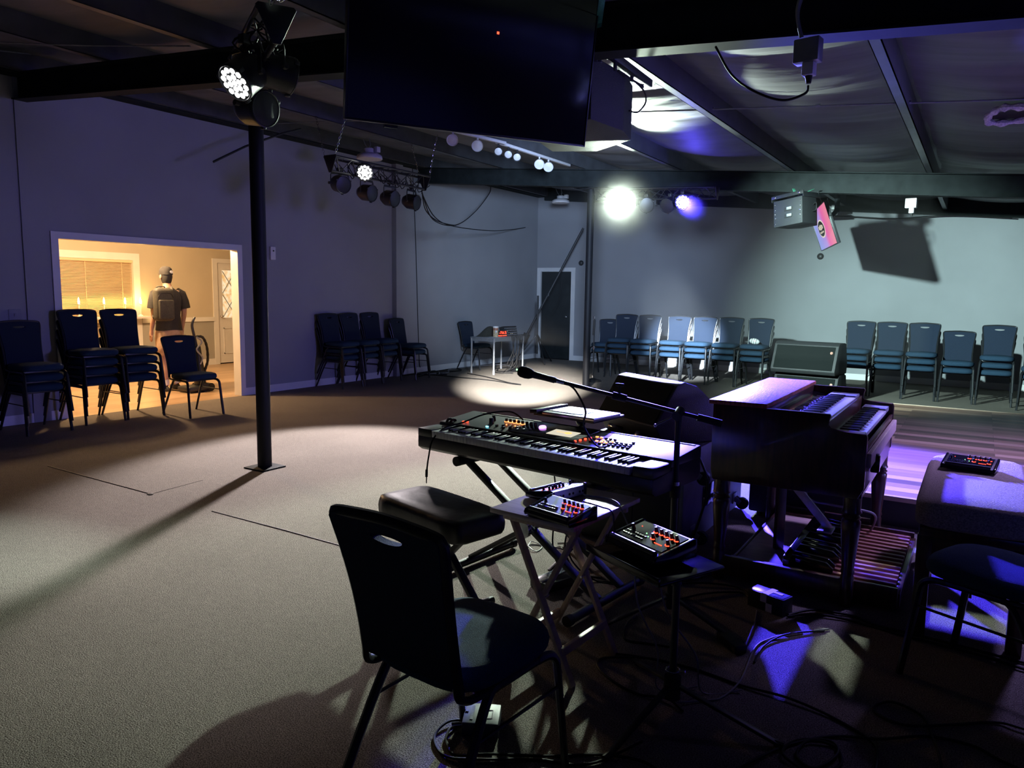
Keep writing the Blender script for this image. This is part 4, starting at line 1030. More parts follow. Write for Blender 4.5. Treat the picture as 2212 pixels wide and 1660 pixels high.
def hung(loc, rz, roll, dim, label, straps, zc):
    W, D, H = dim
    rot = Mx.Rotation(R(rz), 3, 'Z') @ Mx.Rotation(R(roll), 3, 'Y')
    t = thing('hanging_loudspeaker', label, 'speaker', loc, 0, 'hanging loudspeakers', rot=rot)
    pl = [(-W/2, -D/2), (W/2, -D/2), (W*.5, D*.15), (W*.28, D/2), (-W*.28, D/2), (-W*.5, D*.15)]
    MB().prism(pl, Mx.Translation((0, 0, 0)), H, .006).out('cabinet', 'tolex', t)
    b = MB()
    for z in (H*.36, H*.62): b.box((.02*W, -D/2-.003, z), (W*.26, .012, H*.14), .004)
    b.out('ports', 'rubber', t)
    b = MB()
    for z in (H*.38, H*.64): b.box((.06*W, -D/2-.006, z), (W*.17, .01, H*.10), .003)
    b.out('port_linings', 'lens', t)
    b = MB()
    for x in (-W/2+.03, W/2-.03):
        for z in (.04, H*.33, H*.5, H*.66, H*.86): b.ell((x+random.uniform(-.008, .008), -D/2-.002, z), (.009, .006, .009), 8, 5)
    b.out('bolts', 'chrome', t)
    b = MB(); b.box((0, -D/2-.005, H+.045), (W+.05, .012, .045), .002); b.box((0, D*.2, H+.045), (W+.05, .012, .045), .002)
    for s in (-1, 1): b.box((s*(W/2+.02), -D*.1, H+.02), (.008, D*.85, .06), .002)
    b.out('bracket', 'black', t)
    b = MB()
    for s in (-1, 1): b.ell((s*W*.42, -D/2-.012, H+.045), (.014, .006, .014), 10, 6)
    b.out('bracket_bolts', 'chrome', t)
    b = MB(); b.tube([(W/2, 0, H*.7), (W/2+.06, -.02, H*.75), (W/2+.07, -.03, H*.5), (W/2+.004, -.02, H*.45)], .006, 6, 8); b.out('signal_cable', 'cord', t)
    for k, (dx, dy, x1, y1) in enumerate(straps):
        p = t.matrix_basis @ V((dx, dy, H+.06)); q = V((x1, y1, zc(x1)))
        a = (q-p).normalized(); b = MB(); b.bar(p, q, .035, .004, .0005); tag(b.out('suspension_strap', 'strap'), 'green web strap '+label.split(',')[-1].strip()+(', left one' if k == 0 else ', right one'), 'strap', 'suspension straps')
    return t
hung((-2.06, 10.06, 2.40), -28, -5, (.44, .40, .33), 'black loudspeaker hung under the far beam before the lit television, holding up the far loudspeaker', [(-.03, 0, -2.2, 10.3), (.03, 0, -1.95, 10.28)], lambda x: bz_(x)+.02)
t = thing('hanging_loudspeaker', 'large dark loudspeaker hung behind the right end of the unlit television', 'speaker', (-2.35, 4.6, 2.55), 0, 'hanging loudspeakers')
MB().prism([(-2.09, 4.16), (-2.05, 4.55), (-2.12, 4.84), (-2.50, 5.10), (-2.80, 4.95), (-2.62, 4.22)], Mx.Translation((0, 0, 2.55)), .36, .006).out('cabinet', 'tolex', t, w=True)
b = MB(); b.bar((-2.07, 4.18, 2.985), (-2.03, 4.92, 2.925), .04, .05, .003); b.bar((-2.09, 4.18, 2.91), (-2.06, 4.86, 2.90), .015, .015, .002)
for y in (4.2, 4.42, 4.68, 4.86): b.bar((-2.06, y, 2.96), (-2.06, y, 2.89), .02, .015, .001)
b.out('bracket', 'black', t, w=True)
b = MB(); b.tube([(-2.05, 4.45, 2.90), (-2.0, 4.7, 2.85), (-2.03, 4.86, 2.80), (-2.06, 4.80, 2.72), (-2.06, 4.66, 2.70)], .006, 6, 8); b.out('signal_cable', 'cord', t, w=True)
b = MB()
for y in (4.3, 4.55, 4.75): b.ell((-2.06, y, 2.94), (.01, .012, .012), 8, 5)
b.out('bolts', 'chrome', t, w=True)
for p, q, l in (((-2.18, 4.22, 2.98), (-2.30, 4.30, 3.15), 'left'), ((-2.10, 4.22, 2.98), (-1.72, 3.55, 3.12), 'right')):
    b = MB(); b.bar(p, q, .035, .004, .0005); tag(b.out('suspension_strap', 'strap'), 'green web strap holding up the near loudspeaker, '+l+' one', 'strap', 'suspension straps')
for o in list(COL.objects):
    l = o.get('label', '')
    if o.name.startswith('hanging_loudspeaker') and o.parent is None: o['label'] = l.split(', holding')[0]
# ================================================================ CEILING FIXTURES
def ufo(x, y, label):
    z = pz_(x)-.28; t = thing('high_bay_light', label, 'ceiling light', (x, y, z), 0, 'round high bay lights')
    MB().lathe([(.03, .0), (.17, .0), (.178, .01), (.17, .05), (.13, .075), (.05, .085)], 30).out('reflector', 'lensw', t, smooth=50)
    MB().lathe([(.075, .085), (.078, .09), (.078, .14), (.05, .15)], 22).out('driver_can', 'lensw', t)
    MB().box((.11, .03, .125), (.07, .07, .075), .006).out('sensor_box', 'white', t)
    b = MB(); b.tube([(0, 0, .15), (.02, 0, .2), (0, .0, .28)], .006, 6); b.tube([(-.03, 0, .15), (-.08, 0, .21), (-.12, 0, .29)], .005, 6); b.out('hanger', 'grey', t)
ufo(-7.3, 7.80, 'round white high bay light above the mid truss, switched off')
ufo(-7.3, 13.3, 'round white high bay light low by the far left corner, switched off')
ufo(-2.35, 13.6, 'round white high bay light behind the hanging loudspeaker, switched off')
def track(p0, p1, heads, label):
    p0, p1 = V(p0), V(p1); t = thing('light_track', label, 'track lighting', (p0+p1)/2, 0, 'track lights')
    MB().bar(p0, p1, .05, .035, .004).out('track', 'lensw', t, w=True)
    for f, r, m in heads:
        q = p0.lerp(p1, f); d = V((.45, -.75, -.48)).normalized(); c = q+V((0, 0, -.10))
        b = MB(); b.cyl(q, c, .012, n=8); b.lathe([(.025, -.07), (r*.55, -.05), (r*.9, .0), (r, .05), (r*.94, .05), (r*.8, .03)], 20, c, d); h = b.out('lamp_head', m, t, w=True)
        b = MB(); b.lathe([(r*.86, .036), (r*.5, .044), (.005, .047)], 18, c, d); b.out('lamp_face', 'lensw', h, w=True)
track((-5.55, 6.9, pz_(-5.55)-.02), (-5.30, 8.15, pz_(-5.3)-.02), [(.30, .07, 'lensw'), (.62, .07, 'lensw')], 'white track light bar with two white heads below the television')
track((-5.36, 8.05, pz_(-5.36)-.02), (-5.36, 10.0, pz_(-5.36)-.02), [(.02, .055, 'black'), (.14, .055, 'black'), (.25, .055, 'black'), (.55, .07, 'lensw'), (.68, .07, 'lensw')], 'long white track light bar with black and white heads below the television')
def jbox(loc, s, label, mat='grey'):
    t = thing('junction_box', label, 'electrical box', loc, -8, 'ceiling junction boxes')
    MB().box((0, 0, 0), (.12*s, .07*s, .11*s), .006).out('box', mat, t)
    MB().box((.01, -.0, -.085*s), (.055*s, .055*s, .06*s), .005).out('plug', 'lensw', t)
    b = MB(); b.cyl((.01, 0, -.115*s), (.012, 0, -.15*s), .018*s, .011*s); b.out('plug_boot', 'rubber', t)
    return t
jbox((-.80, 3.88, 2.67), 1.0, 'grey junction box with a plugged cable under the near rafter beam')
b = MB(); b.tube([(-.79, 3.88, 2.51), (-.80, 3.86, 2.47), (-.90, 3.85, 2.45), (-1.05, 3.88, 2.52), (-1.18, 3.93, 2.63), (-1.28, 3.97, 2.79)], .006, 7, 8); tag(b.out('power_cable', 'cord'), 'black cable looping from the junction box up to the near beam', 'cable')
b = MB(); P = cr([(-.83, 3.86, 2.73), (-.85, 3.84, 2.85), (-.80, 3.80, 2.96), (-.70, 3.7, 3.05)], 10)
b.tube(P, lambda s: .011+.002*math.sin(s*180), 8); tag(b.out('flexible_conduit', 'grey'), 'grey flexible conduit curving from the junction box to the ceiling', 'conduit')
jbox((-.83, 10.40, 2.66), 1.05, 'white junction box under the far beam above the shadow on the wall', 'white')
b = MB(); b.tube([(-3.2, 14.5, 3.0), (-2.2, 14.6, 2.95), (-1.4, 14.6, 2.88), (-.6, 14.6, 2.9), (.3, 14.6, 2.82)], .01, 6, 8); tag(b.out('high_cable', 'cord'), 'black cable drooping along the top of the far wall', 'cable')
# torn liner
t = thing('torn_liner', 'dark hole torn in the ceiling liner with a fluffy white rim at the right edge', 'insulation', (.22, 7.35, 2.985))
b = MB(); rings = []
pts = [(.30*math.cos(a)*(1+.08*math.sin(3*a)), .20*math.sin(a)*(1+.1*math.cos(2*a)), .03*math.sin(2*a)) for a in [2*PI*i/60 for i in range(60)]]
b.tube(pts, lambda s: .022+.008*math.sin(s*90)+.006*random.random(), 8, closed=True); b.out('fluffy_rim', 'fluff', t)
MB().grid(lambda a, r: (.30*r*math.cos(a*2*PI)*(1+.08*math.sin(6*PI*a)), .20*r*math.sin(a*2*PI)*(1+.1*math.cos(4*PI*a)), .02*(1-r)), 48, 4).out('hole_lining', 'rubber', t)
b = MB()
for k in range(26): b.ell((.12+random.uniform(-.10, .14), random.uniform(-.1, .12), -.01+random.uniform(-.04, .03)), (.045, .04, .035), 8, 6)
b.out('fluff_tuft', 'fluff', t)

# ================================================================ FAR EQUIPMENT TABLE
t = thing('equipment_table', 'small grey table with pale corner sleeves by the far corner', 'table', (-7.74, 11.72, 0))
X0, X1, Y0, Y1, H = -8.0, -7.46, 11.2, 12.25, .655
MB().bb((X0, Y0, H), (X1, Y1, H+.025), .004).out('tabletop', 'grey', t, w=True)
b = MB(); b.bb((X0+.02, Y0+.01, H-.05), (X1-.02, Y0+.03, H)); b.bb((X0+.02, Y1-.03, H-.05), (X1-.02, Y1-.01, H)); b.bb((X0+.01, Y0+.02, H-.05), (X0+.03, Y1-.02, H)); b.bb((X1-.03, Y0+.02, H-.05), (X1-.01, Y1-.02, H)); b.out('apron', 'grey', t, w=True)
for x in (X0+.02, X1-.02):
    for y in (Y0+.02, Y1-.02):
        MB().cyl((x, y, 0), (x, y, H), .018, n=14).out('leg', 'grey', t, w=True)
        b = MB(); b.cyl((x, y, 0), (x, y, .085), .021, n=14); b.cyl((x, y, H-.07), (x, y, H+.01), .021, n=14); b.out('sleeve', 'lens', t, w=True)
TZ = H+.025
t = thing('snack_canister', 'small labelled canister with white lid on the far equipment table', 'canister', (-7.58, 11.42, TZ))
MB().lathe([(.048, 0), (.05, .004), (.05, .17), (.046, .178)], 22).out('body', 'jar', t); MB().lathe([(.052, .172), (.053, .178), (.053, .198), (.05, .2)], 22).out('lid', 'white', t)
b = MB(); b.lathe([(.0505, .125), (.051, .15), (.0505, .165)], 22); b.out('label_band', 'redwood', t)
b = MB(); b.ell((.036, -.036, .10), (.018, .018, .026), 12, 8); b.out('label_mark', 'white', t)
MB().bb((-7.66, 11.34, TZ), (-7.50, 11.5, TZ+.002)).out('paper_napkin', 'white'); tag(COL.objects['paper_napkin'], 'white paper square under the canister on the far table', 'napkin')
COL.objects['snack_canister'].location.z += .0025
t = thing('digital_display', 'black display box with glowing red digits on the far equipment table', 'display', (-7.60, 11.68, TZ), 78)
MB().box((0, .06, .055), (.24, .12, .11), .005).out('case', 'gloss', t)
text('digits', '-756.%', .072, 'red', t, Mx.Translation((.01, -.002, .07)) @ Mx.Rotation(PI/2, 4, 'X'), .0006)
b = MB(); b.box((-.055, -.003, .018), (.10, .004, .012)); b.box((.06, -.003, .018), (.10, .004, .012)); b.out('level_bars', 'red', t)
t = thing('rack_mixer', 'dark rack mixer covered in small knobs on the far equipment table', 'mixer', (-7.58, 12.02, TZ), 78)
MB(Mx.Rotation(R(-14), 4, 'X')).box((0, .1, .10), (.36, .12, .20), .006).out('case', 'blackp', t)
b = MB(Mx.Rotation(R(-14), 4, 'X'))
for r in range(4):
    for k in range(9): b.cyl((-.15+k*.037, .04, .03+r*.042), (-.15+k*.037, .026, .03+r*.042), .009, n=8)
b.out('knobs', 'lens', t)
b = MB(Mx.Rotation(R(-14), 4, 'X'))
for k, r in ((3, 0), (4, 0), (1, 1)): b.box((-.13+k*.04, .034, .05+r*.05), (.008, .004, .008))
b.out('indicator_lights', 'lcd', t)
b = MB()
for k in range(9):
    y = 11.75+k*.05; b.tube([(-7.46, y, TZ+.03), (-7.43, y, TZ-.02), (-7.43+random.uniform(-.02, .02), y+random.uniform(-.06, .06), .4), (-7.46+random.uniform(-.1, .05), y+random.uniform(-.2, .1), .12), (-7.5+random.uniform(-.1, .1), y+random.uniform(-.3, .3), .012)], .007, 5, 5)
tag(b.out('hanging_cables', 'cord', kind='stuff'), 'curtain of black cables hanging off the far equipment table', 'cables')
t = thing('gig_bag', 'dark soft bag slumped at the back of the far equipment table', 'bag', (-7.85, 11.72, TZ))
MB().grid(lambda a, c: (-.10+.2*c, -.42+.84*a, max(.0, (.20*math.sin(a*PI)**.7*(.6+.4*math.sin(a*5)))*math.sin(c*PI)**.5)), 24, 10).out('cover', 'pack', t)
t = thing('floor_box', 'black box with a glowing green light under the far equipment table', 'box', (-7.46, 11.95, 0))
MB().bb((-.08, -.07, 0), (.04, .09, .06), .005).out('case', 'gloss', t); b = MB(); b.ell((.045, -.03, .045), (.014, .018, .018), 10, 6); b.out('green_light', 'green', t)
# tall overhead boom stand before the far door
t = thing('boom_stand', 'tall black boom stand with long tilted arm before the far door', 'stand', (-8.05, 13.75, 0))
MB().cyl((0, 0, .2), (0, 0, 1.45), .022).out('pole', 'black', t)
for a in (200, 320, 80): MB().bar((0, 0, .62), (.5*math.cos(R(a)), .5*math.sin(R(a)), .012), .03, .02).out('leg', 'black', t)
o = V((-8.05, 13.75, 0)); e0, e1 = V((-8.36, 13.70, .475))-o, V((-7.29, 14.30, 2.886))-o
MB().tube([e0, e1], .024, 10).out('boom_arm', 'black', t); MB().tube([e0-(e1-e0)*.02, e0+(e1-e0)*.06], .075, 14).out('counterweight', 'rubber', t)
q = e0.lerp(e1, .42); b = MB(); b.tube([q, V((q.x, q.y, 1.44))], .03, 10); b.out('pivot', 'black', t)
b = MB(); b.tube([e0.lerp(e1, .62), e0.lerp(e1, .62)+V((.03, 0, -.25)), e0.lerp(e1, .6)+V((.0, 0, -.6)), e0.lerp(e1, .6)+V((-.15, 0, -.8))], .006, 6, 6); b.out('loose_cable', 'cord', t)
b = MB(); b.grid(lambda a, c: (-.14+.28*a, .02*math.sin(a*9+c*3)-.05, .35+.85*c), 14, 8)
# round-base stand
t = thing('round_base_stand', 'straight microphone stand with round cast base beside the far post', 'stand', (-5.60, 11.50, 0))
MB().lathe([(.145, 0), (.15, .008), (.14, .025), (.04, .05), (.02, .06)], 28).out('base', 'rubber', t); MB().cyl((0, 0, .05), (0, 0, 1.08), .011).out('pole', 'black', t)
b = MB(); b.cyl((0, 0, .06), (0, 0, .10), .018); b.cyl((0, 0, .55), (0, 0, .61), .018); b.cyl((0, 0, 1.08), (0, 0, 1.12), .014); b.out('clutch', 'chrome', t)
b = MB(); b.tube([(0, -.02, .80), (.01, -.02, 1.06)], .02, 8); b.out('handgrip', 'rubber', t)
# ================================================================ PERSON IN THE LOBBY
def skinned(nodes, edges, sub=2):
    me = bpy.data.meshes.new('person'); me.from_pydata([n[0] for n in nodes], edges, []); o = bpy.data.objects.new('tmp', me); COL.objects.link(o)
    bpy.context.view_layer.objects.active = o
    o.modifiers.new('s', 'SKIN').use_smooth_shade = True
    m = o.modifiers.new('u', 'SUBSURF'); m.levels = sub; m.render_levels = sub
    for i, n in enumerate(nodes):
        sv = me.skin_vertices[0].data[i]; sv.radius = n[1] if isinstance(n[1], tuple) else (n[1], n[1]); sv.use_root = (i == 0)
    dg = bpy.context.evaluated_depsgraph_get(); dg.update()
    r = bpy.data.meshes.new_from_object(o.evaluated_get(dg)); bpy.data.objects.remove(o); return r
nd = [((0, 0, .93), (.135, .105)), ((0, .005, 1.07), (.125, .09)), ((0, -.005, 1.26), (.155, .105)), ((0, -.015, 1.40), (.13, .085)), ((0, -.01, 1.49), (.062, .06)), ((0, .01, 1.545), (.054, .055)), ((0, .025, 1.61), (.066, .078)), ((.0, .03, 1.68), (.076, .093)), ((0, .02, 1.745), (.062, .075))]
ed = [(i, i+1) for i in range(8)]
def limb(start, pts):
    j = start
    for p in pts:
        nd.append(p); ed.append((j, len(nd)-1)); j = len(nd)-1
    return j
for s in (-1, 1):
    sw = .03*s
    hnd = limb(3, [((s*.175, -.015, 1.415), (.062, .06)), ((s*.212, -.03, 1.28), (.05, .048)), ((s*.228, -.03, 1.14), (.042, .042)), ((s*.245, .01+sw, 1.02), (.038, .036)), ((s*.25, .045+sw, .90), (.028, .024)), ((s*.25, .06+sw, .83), (.036, .02))])
    for f, (dy, L) in enumerate(((.030, .07), (.011, .078), (-.009, .072), (-.028, .056))):
        limb(hnd, [((s*.252, .062+sw+dy, .795), .009), ((s*.250, .068+sw+dy, .795-L*.55), .0085), ((s*.240, .07+sw+dy, .795-L), .007)])
    limb(hnd, [((s*.236, .085+sw, .83), .011), ((s*.226, .105+sw, .795), .0095), ((s*.222, .11+sw, .765), .008)])
    k = .06*s
    limb(0, [((s*.095, .0, .86), (.092, .095)), ((s*.105, .02+k*.6, .66), (.075, .078)), ((s*.11, .03+k, .49), (.054, .056)), ((s*.112, .0+k, .32), (.052, .056)), ((s*.115, -.02+k, .10), (.036, .038)), ((s*.118, .03+k, .045), (.042, .036)), ((s*.125, .13+k, .03), (.042, .026))])
me = skinned(nd, ed); me.materials.append(MT['skin'])
bm = bmesh.new(); bm.from_mesh(me)
for c, r in (((.082, .02, 1.655), (.012, .026, .034)), ((-.082, .02, 1.655), (.012, .026, .034)), ((0, .122, 1.635), (.014, .02, .022)), ((0, .108, 1.597), (.026, .012, .008))):
    bmesh.ops.create_uvsphere(bm, u_segments=12, v_segments=8, radius=1, matrix=Mx.Translation(V(c)) @ Mx.Diagonal((*r, 1)))
bm.to_mesh(me); bm.free(); me.polygons.foreach_set('use_smooth', [True]*len(me.polygons))
PER = bpy.data.objects.new('person', me); COL.objects.link(PER); PER.location = (-10.02, 6.46, 0); PER.rotation_euler = (0, 0, R(86)); PER.matrix_basis = Mx.Translation(PER.location) @ Mx.Rotation(R(86), 4, 'Z')
tag(PER, 'person in black tee, khaki shorts and cap seen from behind in the lit lobby', 'person')
def el(cx, cy, z, rx, ry, n=24, e=1): return [(cx+rx*math.copysign(abs(math.cos(a))**e, math.cos(a)), cy+ry*math.copysign(abs(math.sin(a))**e, math.sin(a)), z+.006*math.sin(a*3)*(1 if z < .95 else .2)) for a in [2*PI*i/n for i in range(n)]]
b = MB(); b.loft([el(0, -.005, .885, .195, .145), el(0, 0, .95, .185, .14), el(0, 0, 1.1, .172, .128), el(0, -.005, 1.25, .188, .14), el(0, -.012, 1.37, .195, .128), el(0, -.015, 1.44, .165, .105), el(0, -.012, 1.48, .10, .08), el(0, -.01, 1.50, .072, .066)], False)
for s in (-1, 1):
    P = [V((s*.13, -.015, 1.43)), V((s*.19, -.018, 1.40)), V((s*.228, -.028, 1.30)), V((s*.245, -.03, 1.20))]
    b.tube(P, lambda q: .075+.004*math.sin(q*6), 16)
b.out('shirt', 'tee', PER, smooth=70)
b = MB(); b.loft([el(0, 0, 1.0, .165, .125), el(0, 0, .93, .185, .14), el(0, 0, .85, .195, .15), el(0, 0, .80, .19, .14)], False)
for s in (-1, 1): b.loft([el(s*.09, .0, .86, .105, .135, 18), el(s*.10, .02+.03*s, .68, .10, .115, 18), el(s*.11, .025+.05*s, .53, .092, .10, 18), el(s*.11, .025+.05*s, .525, .085, .092, 18)], False)
b.out('shorts', 'khaki', PER, smooth=70)
b = MB(); b.loft([el(0, .02, 1.685, .088, .105, 26), el(0, .02, 1.73, .088, .104, 26), el(0, .018, 1.775, .074, .088, 26), el(0, .015, 1.80, .045, .055, 26), el(0, .015, 1.806, .01, .012, 26)]); b.out('cap', 'tee', PER, smooth=70)
b = MB(Mx.Translation((0, .02, 1.69)) @ Mx.Rotation(R(-20), 4, 'Z')); b.prism([(.085*math.cos(a)*1.0, .085+.09*math.sin(a)) for a in [PI*i/12 for i in range(13)]], Mx.Identity(4), .006); b.out('cap_brim', 'tee', PER)
MB(Mx.Translation((.03, -.079, 1.725)) @ Mx.Rotation(R(82), 4, 'X') @ Mx.Rotation(R(17), 4, 'Y')).ell((0, 0, 0), (.032, .022, .005), 16, 6).out('cap_badge', 'white', PER)
b = MB(); b.loft([el(0, .015, 1.56, .055, .058), el(0, .012, 1.60, .068, .078), el(0, .015, 1.66, .079, .09), el(0, .02, 1.70, .08, .095)], False); hb = b
bm = hb.bm; bmesh.ops.delete(bm, geom=[v for v in bm.verts if v.co.y > .055], context='VERTS'); hb.out('hair', 'rubber', PER, smooth=70)
for s in (-1, 1):
    k = .06*s; b = MB(); b.loft([[(x, y, max(z, 0)) for x, y, z in el(s*.12, .045+k, z, rx, ry, 20)] for z, rx, ry in ((.0, .046, .135), (.02, .05, .14), (.05, .045, .125), (.075, .04, .08), (.11, .042, .05))]); b.out('shoe', 'rubber', PER, smooth=60)
    b = MB(); b.loft([[(x, y, z) for x, y, z in el(s*.116, -.018+k, z, .041, .043, 16)] for z in (.09, .17)], False); b.out('sock', 'white', PER)
t = thing('backpack', 'dark olive backpack hanging on the back of the person', 'backpack', (-9.85, 6.27, 1.02), 86)
MB().box((0, -.02, .24), (.27, .15, .47), .06, seg=4).out('main_body', 'pack', t)
MB().box((0, -.10, .17), (.22, .05, .28), .022, seg=3).out('front_pocket', 'pack', t)
MB().tube([(-.06, .05, .46), (-.05, .03, .49), (.05, .03, .49), (.06, .05, .46)], .008, 8, 4).out('carry_loop', 'pack', t)
for s in (-1, 1): MB().tube([(s*.08+.09, .055, .42), (s*.09+.10, .10, .485), (s*.10+.11, .2, .46), (s*.12+.11, .285, .30), (s*.14+.09, .22, .12), (s*.11, .06, .05)], .011, 8, 5, r2=.022).out('shoulder_strap', 'pack', t)
MB().tube([(-.115, -.09, .34), (-.06, -.098, .40), (.06, -.098, .40), (.115, -.09, .34)], .004, 6, 5).out('zipper', 'rubber', t)
t = thing('water_bottle', 'clear plastic bottle held in the hand beside the vacuum cleaner', 'bottle', (-10.07, 6.73, .60))
MB(Mx.Rotation(R(-14), 4, 'X')).lathe([(.028, 0), (.032, .01), (.032, .13), (.014, .17), (.013, .19)], 18).out('body', 'glass', t); MB(Mx.Rotation(R(-14), 4, 'X')).lathe([(.016, .185), (.016, .205)], 14).out('cap', 'white', t)
# vacuum
t = thing('vacuum_cleaner', 'dark upright vacuum cleaner with hose standing behind the single chair', 'vacuum', (-9.6, 6.60, 0))
b = MB(); b.box((0, -.06, .055), (.30, .34, .08), .03, seg=3); b.out('floor_head', 'blackp', t)
for y in (.14, .05): b = MB(); b.cyl((-.13, y, .06), (.13, y, .06), .06, n=20); b.out('wheel', 'rubber', t)
b = MB(); b.tube([(0, .05, .10), (0, .035, .35), (0, .01, .66)], lambda s: .085-.03*s, 18); b.out('dust_canister', 'gloss', t)
b = MB(); b.tube([(0, .02, .60), (0, -.02, .80), (0, -.05, .95), (0, -.03, 1.03), (0, .0, 1.08)], lambda s: .022-.006*s, 12, 4); b.out('handle', 'blackp', t)
b = MB(); P = cr([(.02, .0, .80), (.03, .09, .79), (.03, .155, .66), (.03, .165, .45), (.02, .12, .30), (.0, .11, .16)], 8); b.tube(P, lambda s: .019+.0025*math.sin(s*170), 10); b.out('hose', 'rubber', t)
b = MB(); b.tube([(.05, -.02, .80), (.07, .05, .72), (.06, -.03, .62), (.07, .05, .5), (.06, .02, .40)], .012, 8, 6); b.out('cord_wrap', 'grey', t)

# ================================================================ FLOOR GEAR
t = thing('direct_box', 'flat box with pale markings on the carpet under the foreground chair', 'audio box', (-1.355, 1.985, 0), 28)
MB().box((0, 0, .026), (.125, .125, .05), .004).out('case', 'dbox', t)
b = MB(); b.box((-.032, 0, .0518), (.010, .085, .002)); b.box((.012, .02, .0518), (.05, .003, .002)); b.box((.012, -.03, .0518), (.05, .003, .002)); b.box((.037, -.005, .0518), (.003, .05, .002)); b.box((-.052, .01, .0525), (.010, .014, .003)); b.out('markings', 'lens', t)
b = MB(); b.cyl((-.062, -.03, .026), (-.10, -.035, .024), .009); b.out('jack_plug', 'chrome', t)
t = thing('power_box', 'black box wrapped with white cloth tape on the carpet before the organ', 'power box', (-.755, 3.56, 0), -18)
MB().box((0, 0, .043), (.19, .085, .085), .004).out('case', 'blackp', t); MB().box((0, 0, .086), (.17, .07, .002), .0005).out('top_label', 'lens', t)
b = MB(); b.box((.0, 0, .0875), (.032, .088, .002)); b.box((-.01, -.0435, .066), (.032, .002, .042)); b.box((.02, -.0435, .024), (.032, .002, .04)); b.box((.03, .01, .0878), (.06, .02, .002)); b.out('tape', 'tape', t)
t = thing('power_adapter', 'black power adapter lying on the carpet between the stands', 'adapter', (-.80, 3.07, 0), -42)
MB().box((0, 0, .02), (.15, .06, .04), .008).out('case', 'rubber', t); b = MB(); b.box((-.085, 0, .02), (.03, .03, .02), .003); b.out('socket', 'lens', t)
t = thing('sustain_pedal', 'black sustain pedal with chrome foot lever under the small table', 'pedal', (-1.76, 3.22, 0), -20)
MB().box((0, 0, .025), (.13, .21, .05), .008).out('case', 'blackp', t); MB(Mx.Rotation(R(8), 4, 'X')).box((0, -.0, .062), (.06, .19, .012), .004).out('foot_lever', 'chrome', t)
